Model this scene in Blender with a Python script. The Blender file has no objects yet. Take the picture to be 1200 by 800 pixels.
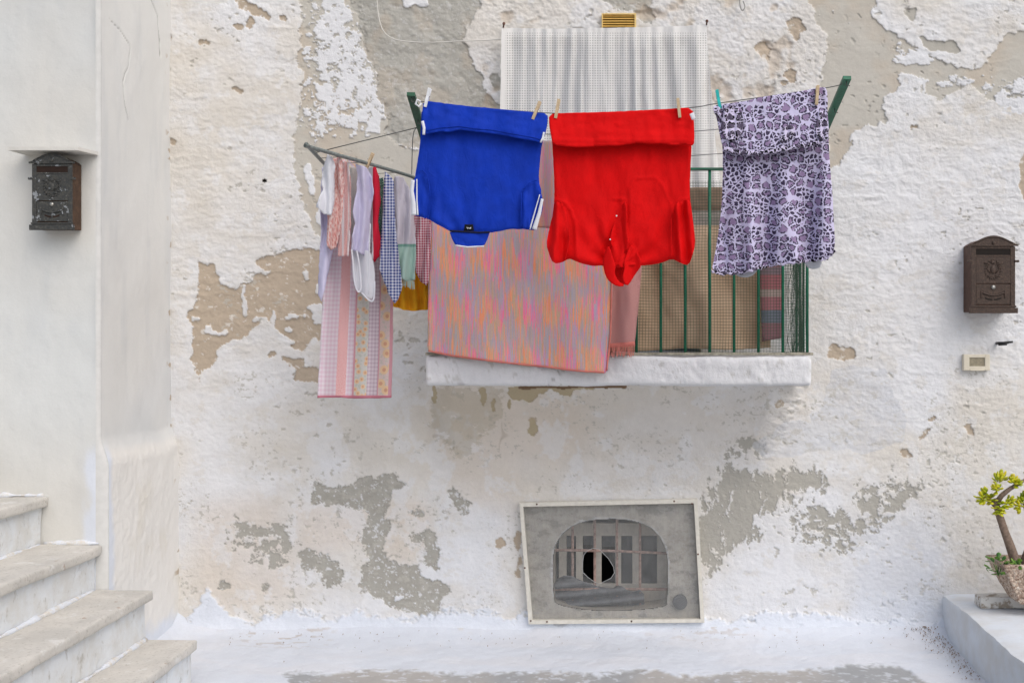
import bpy, math, random
import numpy as np
from mathutils import Vector, geometry as mgeo
random.seed(7)
EXPO = 0.18
sc = bpy.context.scene
COL = sc.collection
F = 1250.0; EYE = 1.39; CX = 740.0; CY = 400.0; D0 = 5.0      # camera: focal length in 1200-px units, eye height, wall distance

def W(px, py, d):
    """a point of the place, d metres in front of the viewer"""
    return ((px-CX)/F*d, d-D0, EYE-(py-CY)/F*d)

# ---------------------------------------------------------------- noise (numpy)
def _h(i, j, s):
    v = np.sin(i*127.1+j*311.7+s*74.7)*43758.5453
    return v-np.floor(v)
def vn(x, y, s=0):
    xi = np.floor(x); yi = np.floor(y); fx = x-xi; fy = y-yi
    fx = fx*fx*(3-2*fx); fy = fy*fy*(3-2*fy)
    a = _h(xi, yi, s); b = _h(xi+1, yi, s); c = _h(xi, yi+1, s); d = _h(xi+1, yi+1, s)
    return (a*(1-fx)+b*fx)*(1-fy)+(c*(1-fx)+d*fx)*fy
def fbm(x, y, o=4, s=0, g=.5):
    t = 0; a = 1; n = 0
    for k in range(o):
        t = t+a*vn(x*2.03**k+k*17.3, y*2.03**k+k*9.1, s+k*3.7); n += a; a *= g
    return t/n
def ridged(x, y, o=3, s=0):
    t = 0; a = 1; n = 0
    for k in range(o):
        t = t+a*(1-np.abs(2*vn(x*2.1**k+k*11.3, y*2.1**k+k*5.1, s+k*2.3)-1)); n += a; a *= .5
    return t/n
def sstep(a, b, x):
    t = np.clip((x-a)/(b-a), 0, 1); return t*t*(3-2*t)
def inpoly(X, Y, P):
    r = np.zeros(X.shape, bool); n = len(P)
    for k in range(n):
        x0, y0 = P[k]; x1, y1 = P[(k+1) % n]
        if y0 == y1: continue
        r ^= ((Y < y0) != (Y < y1)) & (X < (x1-x0)*(Y-y0)/(y1-y0)+x0)
    return r
def segdist(X, Y, pts):
    best = np.full(np.shape(X), 1e9)
    for (x0, y0), (x1, y1) in zip(pts[:-1], pts[1:]):
        dx, dy = x1-x0, y1-y0; L = dx*dx+dy*dy+1e-9
        t = np.clip(((X-x0)*dx+(Y-y0)*dy)/L, 0, 1)
        best = np.minimum(best, np.hypot(X-x0-t*dx, Y-y0-t*dy))
    return best

# ---------------------------------------------------------------- objects
WL = {}
def wloc(o): return WL.get(o.name, (0, 0, 0))
def tag(o, label=None, cat=None, group=None, kind=None):
    if label: o['label'] = label
    if cat: o['category'] = cat
    if group: o['group'] = group
    if kind: o['kind'] = kind
    return o
def thing(name, label, cat, loc=(0, 0, 0), group=None):
    o = bpy.data.objects.new(name, None); COL.objects.link(o); o.location = loc
    o.empty_display_size = .05
    WL[o.name] = tuple(loc)
    return tag(o, label, cat, group)
def mkobj(name, verts, faces, mat, parent=None, smooth=True, uv=None, cols=None, solid=0, label=None):
    v = np.array(verts, dtype=np.float64)
    if parent is not None: L = wloc(parent)
    else:
        mn = v.min(0); mx = v.max(0); L = ((mn[0]+mx[0])/2, (mn[1]+mx[1])/2, mn[2])
    v = v-np.array(L)
    me = bpy.data.meshes.new(name)
    me.from_pydata([tuple(p) for p in v], [], faces)
    if smooth: me.polygons.foreach_set('use_smooth', [True]*len(me.polygons))
    if uv is not None:
        ul = me.uv_layers.new(name='UVMap'); idx = np.empty(len(me.loops), np.int32)
        me.loops.foreach_get('vertex_index', idx)
        ul.data.foreach_set('uv', np.array(uv, dtype=np.float32)[idx].ravel())
    me.materials.append(mat); me.update()
    o = bpy.data.objects.new(name, me); COL.objects.link(o)
    if parent is not None: o.parent = parent
    else: o.location = L
    WL[o.name] = tuple(L)
    if solid:
        s = o.modifiers.new('thickness', 'SOLIDIFY'); s.thickness = solid; s.offset = 0
    if label: o['label'] = label
    return o
def copy_tree(o, parent=None):
    c = o.copy(); COL.objects.link(c)
    if parent is not None: c.parent = parent
    for ch in [k for k in bpy.data.objects if k.parent == o and k is not c]:
        copy_tree(ch, c)
    return c

class MB:
    def __init__(s): s.v = []; s.f = []
    def add(s, v, f):
        n = len(s.v); s.v += [tuple(p) for p in v]; s.f += [tuple(i+n for i in q) for q in f]; return s
    def box(s, x0, x1, y0, y1, z0, z1, bev=0):
        if bev <= 0:
            v = [(x, y, z) for x in (x0, x1) for y in (y0, y1) for z in (z0, z1)]
            return s.add(v, [(0, 1, 3, 2), (4, 6, 7, 5), (0, 4, 5, 1), (2, 3, 7, 6), (0, 2, 6, 4), (1, 5, 7, 3)])
        import bmesh
        bm = bmesh.new(); bmesh.ops.create_cube(bm, size=1)
        for q in bm.verts:
            q.co = Vector(((x0+x1)/2+q.co.x*(x1-x0), (y0+y1)/2+q.co.y*(y1-y0), (z0+z1)/2+q.co.z*(z1-z0)))
        bmesh.ops.bevel(bm, geom=list(bm.edges), offset=bev, segments=3, profile=.6, affect='EDGES')
        bm.verts.index_update()
        s.add([q.co[:] for q in bm.verts], [[q.index for q in f.verts] for f in bm.faces]); bm.free(); return s
    def tube(s, pts, r, n=8, cap=True):
        pts = [Vector(p) for p in pts]; m = len(pts)
        rr = r if isinstance(r, (list, tuple)) else [r]*m
        up = None; v = []
        for i, p in enumerate(pts):
            t = (pts[min(i+1, m-1)]-pts[max(i-1, 0)]).normalized()
            if up is None: up = t.orthogonal().normalized()
            up = (up-t*up.dot(t)); up = up.normalized() if up.length > 1e-6 else t.orthogonal().normalized()
            b = t.cross(up)
            for k in range(n):
                a = 2*math.pi*k/n; v.append(p+(up*math.cos(a)+b*math.sin(a))*rr[i])
        f = [(i*n+k, i*n+(k+1) % n, (i+1)*n+(k+1) % n, (i+1)*n+k) for i in range(m-1) for k in range(n)]
        if cap: f += [tuple(range(n))[::-1], tuple(range((m-1)*n, m*n))]
        return s.add(v, f)
    def prism(s, poly, y0, y1):
        """poly of (x,z), extruded from y0 to y1"""
        n = len(poly); v = [(x, y0, z) for x, z in poly]+[(x, y1, z) for x, z in poly]
        return s.add(v, [tuple(range(n)), tuple(range(2*n-1, n-1, -1))]+[(i, i+n, (i+1) % n+n, (i+1) % n) for i in range(n)])
    def ball(s, c, rx, ry, rz, nu=10, nv=6):
        v = []; f = []
        for j in range(nv+1):
            th = math.pi*j/nv
            for i in range(nu):
                ph = 2*math.pi*i/nu
                v.append((c[0]+rx*math.sin(th)*math.cos(ph), c[1]+ry*math.sin(th)*math.sin(ph), c[2]+rz*math.cos(th)))
        for j in range(nv):
            for i in range(nu):
                f.append((j*nu+i, j*nu+(i+1) % nu, (j+1)*nu+(i+1) % nu, (j+1)*nu+i))
        return s.add(v, f)
    def build(s, name, mat, parent=None, smooth=False, label=None):
        return mkobj(name, s.v, s.f, mat, parent, smooth, label=label)

# ---------------------------------------------------------------- material helper
class G:
    def __init__(s, name, rough=.85, spec=.3):
        s.mat = bpy.data.materials.new(name); s.mat.use_nodes = True
        s.t = s.mat.node_tree; s.b = s.t.nodes['Principled BSDF']; s.out = s.t.nodes['Material Output']
        s.b.inputs['Roughness'].default_value = rough
        s.b.inputs['Specular IOR Level'].default_value = spec
    def n(s, typ, ins=None, out=0, **props):
        x = s.t.nodes.new(typ)
        for k, v in props.items(): setattr(x, k, v)
        for k, v in (ins or {}).items(): s.set(x.inputs[k], v)
        return x.outputs[out]
    def set(s, sock, v):
        if isinstance(v, bpy.types.NodeSocket): s.t.links.new(v, sock)
        else:
            if sock.type == 'RGBA' and isinstance(v, (tuple, list)) and len(v) == 3: v = (*v, 1)
            sock.default_value = v
    def m(s, op, a, b=0, c=None, clamp=False):
        x = s.t.nodes.new('ShaderNodeMath'); x.operation = op; x.use_clamp = clamp
        s.set(x.inputs[0], a); s.set(x.inputs[1], b)
        if c is not None: s.set(x.inputs[2], c)
        return x.outputs[0]
    def mix(s, f, a, b, blend='MIX'):
        x = s.t.nodes.new('ShaderNodeMix'); x.data_type = 'RGBA'; x.blend_type = blend
        s.set(x.inputs[0], f); s.set(x.inputs[6], a); s.set(x.inputs[7], b); return x.outputs[2]
    def smooth(s, v, lo, hi, a=0., b=1.):
        return s.n('ShaderNodeMapRange', {'Value': v, 'From Min': lo, 'From Max': hi, 'To Min': a, 'To Max': b}, interpolation_type='SMOOTHSTEP')
    def obj(s): return s.n('ShaderNodeTexCoord', out='Object')
    def uv(s): return s.n('ShaderNodeTexCoord', out='UV')
    def scale(s, v, sx, sy, sz=1):
        return s.n('ShaderNodeMapping', {'Vector': v, 'Scale': (sx, sy, sz)})
    def noise(s, v, sc_, det=3, rough=.5, dist=0):
        return s.n('ShaderNodeTexNoise', {'Vector': v, 'Scale': sc_, 'Detail': det, 'Roughness': rough, 'Distortion': dist}, out='Fac')
    def sep(s, v):
        x = s.t.nodes.new('ShaderNodeSeparateXYZ'); s.t.links.new(v, x.inputs[0]); return x.outputs
    def ramp(s, f, stops, interp='LINEAR'):
        x = s.t.nodes.new('ShaderNodeValToRGB'); s.t.links.new(f, x.inputs[0]); r = x.color_ramp; r.interpolation = interp
        while len(r.elements) < len(stops): r.elements.new(.5)
        for e, (p, c) in zip(r.elements, stops): e.position = p; e.color = (*c, 1)
        return x.outputs[0]
    def bump(s, h, dist=.002, strength=1., prev=None):
        ins = {'Height': h, 'Distance': dist, 'Strength': strength}
        if prev is not None: ins['Normal'] = prev
        return s.n('ShaderNodeBump', ins)
    def fin(s, col=None, normal=None, rough=None):
        if col is not None: s.set(s.b.inputs['Base Color'], col)
        if normal is not None: s.set(s.b.inputs['Normal'], normal)
        if rough is not None: s.set(s.b.inputs['Roughness'], rough)
        return s.mat

def srgb(r, g, b):
    f = lambda c: (c/255/12.92) if c/255 <= .04045 else ((c/255+.055)/1.055)**2.4
    return (f(r), f(g), f(b))

def m_plain(name, c, rough=.6, var=.15, sc_=30, bump=0, metal=0, spec=.4):
    g = G(name, rough, spec); o = g.obj(); nz = g.noise(o, sc_, 4, .6)
    col = g.mix(g.smooth(nz, .3, .7), tuple(x*(1-var) for x in c), tuple(min(1, x*(1+var)) for x in c))
    nm = g.bump(g.noise(o, sc_*6, 3), bump) if bump else None
    g.b.inputs['Metallic'].default_value = metal
    return g.fin(col, nm)

def m_vcol(name, fine=180, bumpd=.0012, rough=.92, var=.07):
    """limewashed plaster: layer colours come with the mesh, grain and fine relief from nodes"""
    g = G(name, rough, .15); o = g.obj()
    c = g.n('ShaderNodeVertexColor', layer_name='Col')
    n1 = g.noise(o, 9, 6, .62); n2 = g.noise(o, fine, 4, .65); n3 = g.noise(o, 45, 5, .6)
    k = g.m('ADD', g.m('MULTIPLY', g.m('SUBTRACT', n1, .5), var*2.4), g.m('MULTIPLY', g.m('SUBTRACT', n2, .5), var*2.2))
    k = g.m('ADD', 1., k)
    col = g.mix(1., c, g.n('ShaderNodeCombineXYZ', {'X': k, 'Y': k, 'Z': k}), 'MULTIPLY')
    al = c.node.outputs['Alpha']; nb = g.bump(n3, bumpd*2.4, al); nb = g.bump(n2, bumpd, g.m('ADD', .25, g.m('MULTIPLY', al, .75)), nb)
    return g.fin(col, nb)

def cloth_mat(name, col_fn, wr=60, wd=.0016, rough=.9, trans=.12, sheen=.0):
    g = G(name, rough, .15); uv = g.uv(); c = col_fn(g, uv)
    g.b.inputs['Sheen Weight'].default_value = sheen; g.b.inputs['Sheen Roughness'].default_value = .6
    a0 = g.noise(g.scale(uv, 1.0, .5), wr*.35, 3, .5, 1.2); a1 = g.noise(g.scale(uv, .7, 1.1), wr*.9, 3, .5, .8)
    ra = g.m('SUBTRACT', 1., g.m('ABSOLUTE', g.m('MULTIPLY', g.m('SUBTRACT', a0, .5), 3.))); rb = g.m('SUBTRACT', 1., g.m('ABSOLUTE', g.m('MULTIPLY', g.m('SUBTRACT', a1, .5), 3.)))
    a = g.m('ADD', g.m('MULTIPLY', ra, 1.2), g.m('MULTIPLY', rb, .45))
    b = g.noise(uv, 900, 2, .5)
    nb = g.bump(a, wd*.42); nb = g.bump(b, .0002, .5, nb)
    g.fin(c, nb)
    if trans:
        tr = g.n('ShaderNodeBsdfTranslucent', {'Color': c, 'Normal': nb})
        x = g.n('ShaderNodeMixShader', {0: trans, 1: g.b.outputs[0], 2: tr})
        g.t.links.new(x, g.out.inputs[0])
    return g.mat

# ---------------------------------------------------------------- cloth sheets from an outline
def resample(P, step):
    out = []; n = len(P)
    for i in range(n):
        a = P[i]; b = P[(i+1) % n]; L = math.hypot(b[0]-a[0], b[1]-a[1]); k = max(1, int(round(L/step)))
        for j in range(k): out.append((a[0]+(b[0]-a[0])*j/k, a[1]+(b[1]-a[1])*j/k))
    return out
def soften(P, it=1):
    for _ in range(it):
        Q = []
        for i in range(len(P)):
            a = P[i]; b = P[(i+1) % len(P)]
            Q += [(a[0]*.75+b[0]*.25, a[1]*.75+b[1]*.25), (a[0]*.25+b[0]*.75, a[1]*.25+b[1]*.75)]
        P = Q
    return P
def sheet(name, P, depth, mat, parent=None, step=2.5, fold=None, puff=0, solid=.003, soft=1, holes=(), edge_noise=.6, seed=1, label=None, uvf=None):
    """cloth cut to outline P; depth: metres from the viewer's plane (number or function); fold: extra depth function"""
    P = soften(list(P), soft) if soft else list(P)
    B = resample(P, step)
    bx = np.array(B)
    if edge_noise:
        bx = bx+edge_noise*np.stack([fbm(bx[:, 0]/6, bx[:, 1]/6, 2, seed)-.5, fbm(bx[:, 0]/6+50, bx[:, 1]/6, 2, seed)-.5], 1)
    B = [tuple(p) for p in bx]
    E = [(i, (i+1) % len(B)) for i in range(len(B))]; V = list(B)
    for H in holes:
        hb = resample(H, step*.7); n0 = len(V); V += hb; E += [(n0+i, n0+(i+1) % len(hb)) for i in range(len(hb))]
    x0, y0 = bx.min(0); x1, y1 = bx.max(0)
    gx, gy = np.meshgrid(np.arange(x0, x1, step), np.arange(y0, y1, step*.87))
    gx = gx+(np.arange(gx.shape[0]) % 2)[:, None]*step*.5
    gx, gy = gx.ravel(), gy.ravel()
    ok = inpoly(gx, gy, B) & (segdist(gx, gy, B+[B[0]]) > step*.55)
    for H in holes: ok &= ~inpoly(gx, gy, H) & (segdist(gx, gy, H+[H[0]]) > step*.4)
    V += list(zip(gx[ok].tolist(), gy[ok].tolist()))
    ov, oe, of, *_ = mgeo.delaunay_2d_cdt([Vector(p) for p in V], E, [], 1, 1e-5)
    A = np.array([(p.x, p.y) for p in ov])
    of = [tuple(f) for f in of]
    if holes:
        cen = np.array([A[list(f)].mean(0) for f in of]); keep = np.ones(len(of), bool)
        for H in holes: keep &= ~inpoly(cen[:, 0], cen[:, 1], H)
        of = [f for f, k in zip(of, keep) if k]
    px, py = A[:, 0], A[:, 1]
    d = depth(px, py) if callable(depth) else np.full(len(px), float(depth))
    if fold is not None: d = d+fold(px, py)
    e = 0
    if puff:
        ed = segdist(px, py, B+[B[0]]); e = puff*np.sqrt(1-(1-np.clip(ed/4, 0, 1))**2)
    def pts(dd): return np.stack([(px-CX)/F*dd, dd-D0, EYE-(py-CY)/F*dd], 1)
    sc_ = float(np.mean(d))/F
    uv = np.stack([(px-x0)*sc_, (y1-py)*sc_], 1)
    if uvf is not None: uv = np.stack(uvf(px, py), 1)
    # make all faces wind towards the viewer
    of = [f if sum(A[f[i]][0]*A[f[(i+1) % len(f)]][1]-A[f[(i+1) % len(f)]][0]*A[f[i]][1] for i in range(len(f))) < 0 else f[::-1] for f in of]
    if puff:
        n = len(px); vv = np.vstack([pts(d-e), pts(d+e+.001)])
        ff = of+[tuple(i+n for i in f[::-1]) for f in of]
        return mkobj(name, vv, ff, mat, parent, True, uv=np.vstack([uv, uv]), label=label)
    return mkobj(name, pts(d), of, mat, parent, True, uv=uv, solid=solid, label=label)
def strip(name, pts, w, depth, mat, parent, raise_=.003, label=None):
    """a narrow band of cloth (hem, stripe, piping) laid along a line on a garment; w in outline units"""
    pts = [pts[0]]+[p for p in pts[1:]]
    q = []
    for (a, b) in zip(pts[:-1], pts[1:]):
        k = max(1, int(math.hypot(b[0]-a[0], b[1]-a[1])/2))
        q += [(a[0]+(b[0]-a[0])*j/k, a[1]+(b[1]-a[1])*j/k) for j in range(k)]
    q.append(pts[-1]); m = MB(); n = len(q)
    L = []; 
    for i, (x, y) in enumerate(q):
        tx = q[min(i+1, n-1)][0]-q[max(i-1, 0)][0]; ty = q[min(i+1, n-1)][1]-q[max(i-1, 0)][1]; l = math.hypot(tx, ty) or 1
        nx, ny = -ty/l, tx/l
        ww = w[0]+(w[1]-w[0])*i/(n-1) if isinstance(w, tuple) else w
        for sgn in (-1, 1):
            X = x+nx*ww/2*sgn; Y = y+ny*ww/2*sgn
            d = float(depth(np.array([X]), np.array([Y]))[0]) if callable(depth) else depth
            L.append(W(X, Y, d-raise_))
    f = [(2*i, 2*i+1, 2*i+3, 2*i+2) for i in range(n-1)]
    return mkobj(name, L, f, mat, parent, True, uv=[(v[0], v[2]) for v in L], solid=.0025, label=label)
# ================================================================ materials of the setting
M_PLASTER = m_vcol('peeling_limewash', 170, .0019, .92, .09)
M_SMOOTH = m_vcol('smooth_limewash', 120, .0004, .85, .035)
M_GROUND = m_vcol('whitewashed_ground', 150, .0010)

def grid_obj(name, Pw, C, mat, parent, keep=None, label=None, rel=None):
    """Pw: (rows, cols, 3) points in the world, C: (rows, cols, 3) colours"""
    R, K = Pw.shape[:2]
    idx = np.arange(R*K).reshape(R, K)
    q = np.stack([idx[:-1, :-1], idx[1:, :-1], idx[1:, 1:], idx[:-1, 1:]], -1).reshape(-1, 4)
    if keep is not None: q = q[keep[:-1, :-1].ravel() & keep[1:, 1:].ravel() & keep[1:, :-1].ravel() & keep[:-1, 1:].ravel()]
    v = Pw.reshape(-1, 3)
    L = np.array(wloc(parent)) if parent is not None else np.array([v[:, 0].mean(), v[:, 1].mean(), v[:, 2].min()])
    me = bpy.data.meshes.new(name)
    me.vertices.add(len(v)); me.vertices.foreach_set('co', (v-L).astype(np.float32).ravel())
    me.loops.add(q.size); me.loops.foreach_set('vertex_index', q.astype(np.int32).ravel())
    me.polygons.add(len(q)); me.polygons.foreach_set('loop_start', np.arange(0, q.size, 4, dtype=np.int32))
    me.update(calc_edges=True); me.validate()
    me.polygons.foreach_set('use_smooth', [True]*len(me.polygons))
    a = me.color_attributes.new('Col', 'FLOAT_COLOR', 'POINT')
    cc = np.ones((len(v), 4), np.float32); cc[:, :3] = np.clip(C.reshape(-1, 3), 0, 1); cc[:, 3] = 1 if rel is None else np.clip(rel.ravel(), 0, 1); a.data.foreach_set('color', cc.ravel())
    me.materials.append(mat)
    o = bpy.data.objects.new(name, me); COL.objects.link(o)
    if parent is not None: o.parent = parent
    else: o.location = L
    WL[name] = tuple(L)
    if label: o['label'] = label
    return o

# ================================================================ the house wall
house = thing('house', 'old house front of flaking whitewash with a small balcony and a low arched window', 'house', (0.6, 0, 0))
Xa = np.concatenate([np.arange(193, 1216, 1.0), np.arange(1222, 2100, 7.0)])
Ya = np.concatenate([np.arange(-900, -61, 8.0), np.arange(-60, 749, 1.0)])
XX, YY = np.meshgrid(Xa, Ya)
wx = (fbm(XX/22, YY/22, 4, 1)-.5)*22+(fbm(XX/4, YY/4, 2, 5)-.5)*5
wy = (fbm(XX/22, YY/22, 4, 2)-.5)*18+(fbm(XX/4, YY/4, 2, 6)-.5)*5
FN = fbm(XX/8, YY/7, 5, 9, .72); FN2 = fbm(XX/13, YY/8, 5, 19, .68)
def blur(A, r):
    r = int(r)
    if r < 1: return A
    for ax in (0, 1):
        for _ in range(2):
            P = np.concatenate([np.repeat(np.take(A, [0], ax), r+1, ax), A, np.repeat(np.take(A, [-1], ax), r, ax)], ax)
            c = np.cumsum(P, ax)
            A = (np.take(c, range(2*r+1, P.shape[ax]), ax)-np.take(c, range(0, P.shape[ax]-2*r-1), ax))/(2*r+1)
    return A
def field(polys, r=3, ero=.6, thr=.5, warp=1., nz=None, soft=.05):
    M_ = np.zeros(XX.shape); out = np.zeros(XX.shape)
    for P in polys:
        xs = [p[0] for p in P]; ys = [p[1] for p in P]; g = 16+3*r
        i0, i1 = np.searchsorted(Ya, [min(ys)-g, max(ys)+g]); j0, j1 = np.searchsorted(Xa, [min(xs)-g, max(xs)+g])
        s = np.s_[i0:i1, j0:j1]
        b = inpoly(XX[s]+wx[s]*warp, YY[s]+wy[s]*warp, P).astype(float); b = blur(b, r)
        n_ = (FN if nz is None else nz)[s]
        out[s] = np.maximum(out[s], sstep(thr-soft, thr+soft, b+(n_-.5)*ero*2*(1-np.abs(2*b-1)*.0)*sstep(0, .12, b)))
    return out
def soft_field(P, r=14, warp=1.):
    xs = [p[0] for p in P]; ys = [p[1] for p in P]; g = 20+3*r
    out = np.zeros(XX.shape)
    i0, i1 = np.searchsorted(Ya, [min(ys)-g, max(ys)+g]); j0, j1 = np.searchsorted(Xa, [min(xs)-g, max(xs)+g]); s = np.s_[i0:i1, j0:j1]
    out[s] = blur(inpoly(XX[s]+wx[s]*warp, YY[s]+wy[s]*warp, P).astype(float), r); return out
def ell(cx, cy, rx, ry, n=12): return [(cx+rx*math.cos(2*math.pi*k/n), cy+ry*math.sin(2*math.pi*k/n)) for k in range(n)]

white = np.array(srgb(220, 221, 224)); creamw = np.array(srgb(215, 211, 205)); cream = np.array(srgb(205, 199, 189))
C_GREY = np.array(srgb(165, 162, 154)); C_TAN = np.array(srgb(181, 167, 150)); C_LIGHT = np.array(srgb(189, 185, 176))
C_CEM2 = np.array(srgb(176, 174, 167)); C_BLUE = np.array(srgb(198, 201, 208)); C_PEACH = np.array(srgb(211, 199, 186))
C_OCHRE = np.array(srgb(190, 176, 148)); C_OLIVE = np.array(srgb(168, 158, 136)); C_WASH = np.array(srgb(214, 219, 228))
C = np.empty(XX.shape+(3,))
t = sstep(.3, .7, fbm(XX/90, YY/90, 5, 31))[..., None]
C[:] = creamw*(1-t)+white*t
def lay(m, c):
    global C
    C = C*(1-m[..., None])+c*m[..., None]
# broad tones of the limewash
lay(sstep(.42, .75, fbm(XX/60, YY/35, 5, 41))*.45, cream)
lay(sstep(900, 1010, XX)*sstep(120, 200, YY)*(1-sstep(380, 480, YY))*.75, white)
lay(sstep(600, 300, YY)*sstep(420, 330, XX)*sstep(0, 160, YY)*.25, cream)
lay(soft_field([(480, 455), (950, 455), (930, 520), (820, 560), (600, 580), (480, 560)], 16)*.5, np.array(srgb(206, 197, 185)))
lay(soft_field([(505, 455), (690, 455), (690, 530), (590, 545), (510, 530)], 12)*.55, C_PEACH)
lay(soft_field([(230, 590), (330, 575), (350, 700), (260, 715), (225, 690)], 12)*.55, C_PEACH)
lay(soft_field([(350, 590), (425, 590), (430, 640), (345, 650)], 7)*.6, C_PEACH)
lay(soft_field([(455, 590), (500, 590), (500, 660), (452, 660)], 7)*.6, C_PEACH)
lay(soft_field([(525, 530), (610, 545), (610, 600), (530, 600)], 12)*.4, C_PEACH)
lay(soft_field([(1000, 600), (1100, 590), (1105, 725), (990, 725)], 14)*.7, C_BLUE*1.08)
lay(soft_field([(1100, 520), (1215, 540), (1215, 690), (1110, 690)], 10)*.4, creamw)
lay(soft_field([(590, 0), (965, 0), (975, 120), (600, 120)], 10)*.6, creamw*.97)
lay(sstep(.52, .62, fbm(XX/26, YY/26, 5, 55, .65))*.45, white*1.02)
lay(sstep(.60, .68, fbm(XX/18, YY/12, 5, 57, .65))*.30, cream)

T, GR, LI, H = [], [], [], np.zeros(XX.shape)
# smooth light plaster, left band and right field
mL = field([[(352, -15), (420, -15), (430, 60), (446, 100), (456, 150), (470, 170), (500, 176), (560, 200), (560, 290), (400, 290), (378, 285), (356, 245), (344, 189), (346, 150), (352, 110), (346, 60)]], 3, .8)
mL = np.maximum(mL, field([[(950, -15), (1030, -15), (1023, 13), (1040, 36), (1063, 52), (1083, 67), (1100, 72), (1140, 82), (1164, 66), (1177, 43), (1200, 33), (1215, 33), (1215, 117), (1177, 122), (1153, 113), (1133, 103), (1100, 115), (1083, 110), (1083, 88), (1047, 90), (1057, 103), (1033, 117), (1037, 143), (1007, 153), (990, 170), (987, 190), (970, 197), (960, 130), (968, 60)]], 2, .8))
lay(mL*.96, C_LIGHT); lay(mL*sstep(.45, .7, fbm(XX/50, YY/40, 4, 119))*.5, C_TAN*1.12); LI.append(mL)
# whitewash still clinging to the left band
mW = field([[(368, -10), (405, -10), (420, 40), (438, 70), (448, 110), (452, 130), (430, 150), (395, 150), (362, 165), (356, 110), (370, 90), (362, 50)]], 8, 1.9, .60, 1, FN)
mW = np.maximum(mW, field([[(358, 190), (370, 190), (372, 230), (362, 232)], [(430, 140), (442, 140), (442, 152), (430, 152)], [(372, 250), (390, 240), (392, 260), (380, 262)]], 2, .5))
mW = np.maximum(mW, field([[(1040, 50), (1090, 64), (1100, 76), (1060, 76), (1046, 66)], [(1060, 92), (1080, 90), (1120, 92), (1165, 95), (1160, 108), (1110, 104)], [(1160, 100), (1200, 90), (1215, 130), (1180, 140), (1168, 118)]], 4, 1.2, .66, 1, FN2))
lay(mW, white)
mD = field([[(1083, 48), (1120, 46), (1122, 60), (1100, 62), (1083, 58)], [(1062, 10), (1076, 8), (1078, 20), (1066, 21)]], 1, .3)
lay(mD, C_LIGHT*.9); LI.append(mD)
# dark cement patches
G_P = [[(407, -15), (575, -15), (552, 28), (547, 56), (554, 77), (566, 91), (561, 101), (572, 116), (590, 128), (590, 200), (500, 200), (488, 171), (467, 171), (446, 154), (449, 140), (442, 101), (435, 77), (421, 56), (414, 21)],
       [(680, -15), (765, -15), (766, 12), (765, 25), (757, 28), (750, 18), (736, 10), (700, 8)],
       ell(580, 94, 7, 9)]
G_B = [[(361, 562), (375, 563), (396, 568), (410, 564), (441, 562), (446, 554), (461, 553), (467, 563), (460, 575), (456, 590), (446, 603), (456, 612), (453, 628), (452, 655), (466, 656), (490, 655), (498, 673), (522, 680), (526, 694), (511, 705), (510, 724), (490, 721), (459, 715), (445, 702), (424, 690), (424, 668), (430, 657), (424, 637), (417, 617), (427, 603), (425, 593), (403, 589), (389, 592), (368, 589)],
       [(346, 651), (375, 642), (391, 645), (394, 659), (402, 673), (397, 693), (382, 688), (372, 674), (350, 670)],
       [(476, 624), (508, 623), (513, 635), (517, 656), (515, 669), (502, 664), (503, 650), (496, 638), (480, 635)],
       [(527, 568), (536, 575), (538, 584), (554, 588), (551, 600), (529, 590)],
       ell(489, 602, 3, 6), ell(469, 573, 6, 4), ell(308, 687, 6, 7), ell(266, 683, 9, 6)]
gG = field(G_P, 3, .7); lay(gG, C_CEM2*.98); lay(gG*sstep(.4, .7, fbm(XX/40, YY/30, 4, 113))*.5, C_GREY); lay(gG*sstep(.5, .7, fbm(XX/25, YY/30, 4, 115))*.35, C_TAN*1.08)
gB = field(G_B, 3, 1.0); lay(gB, C_GREY); lay(gB*sstep(.45, .7, fbm(XX/16, YY/16, 4, 117))*.4, C_CEM2)
flk2 = sstep(.64, .68, fbm(XX/4, YY/3.4, 4, 123, .65)); lay((gB+gG*.35)*flk2*.75, white); lay(gB*sstep(.55, .7, fbm(XX/9, YY/7, 4, 125, .65))*.45, C_LIGHT)
mI = field([[(459, 698), (473, 697), (473, 703), (459, 704)]], 1, .2, .5, .5); lay(mI, white)
mI2 = field([[(461, -15), (505, -15), (500, 6), (470, 8)]], 2, .3); lay(mI2, white)
GR += [gG*(1-mI2), gB*(1-mI)]
# eroded, speckled greys
S_P = [[(826, 585), (852, 552), (876, 548), (905, 556), (912, 544), (940, 548), (978, 560), (968, 580), (925, 586), (905, 600), (876, 608), (900, 616), (885, 630), (852, 646), (832, 668), (822, 676), (818, 608)]]
gS = field(S_P, 8, 1.6, .60, 1, fbm(XX/8+wx*.05, YY/17, 6, 71, .74)); gS = np.maximum(gS, field([[(1060, 578), (1095, 590), (1128, 572), (1128, 580), (1098, 600), (1060, 590)], [(262, 603), (300, 612), (345, 605), (345, 660), (310, 670), (265, 640)], [(920, 590), (1000, 598), (1010, 650), (930, 640)], [(1000, 560), (1090, 560), (1060, 610), (1000, 640)], [(845, 520), (890, 500), (900, 540), (850, 545)]], 8, 1.1, .86, 1, FN))
lay(gS*.95, C_GREY*1.04); GR.append(gS*.7)
# smooth bluish repair
mB = field([[(968, 436), (1000, 430), (1036, 432), (1044, 456), (1058, 488), (1056, 516), (1004, 532), (952, 528), (896, 540), (878, 520), (912, 500), (950, 496), (968, 460)]], 3, .3)
lay(mB*.5*(.5+FN), C_BLUE); lay(mB*sstep(.6, .7, FN2)*.5, C_LIGHT)
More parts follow.
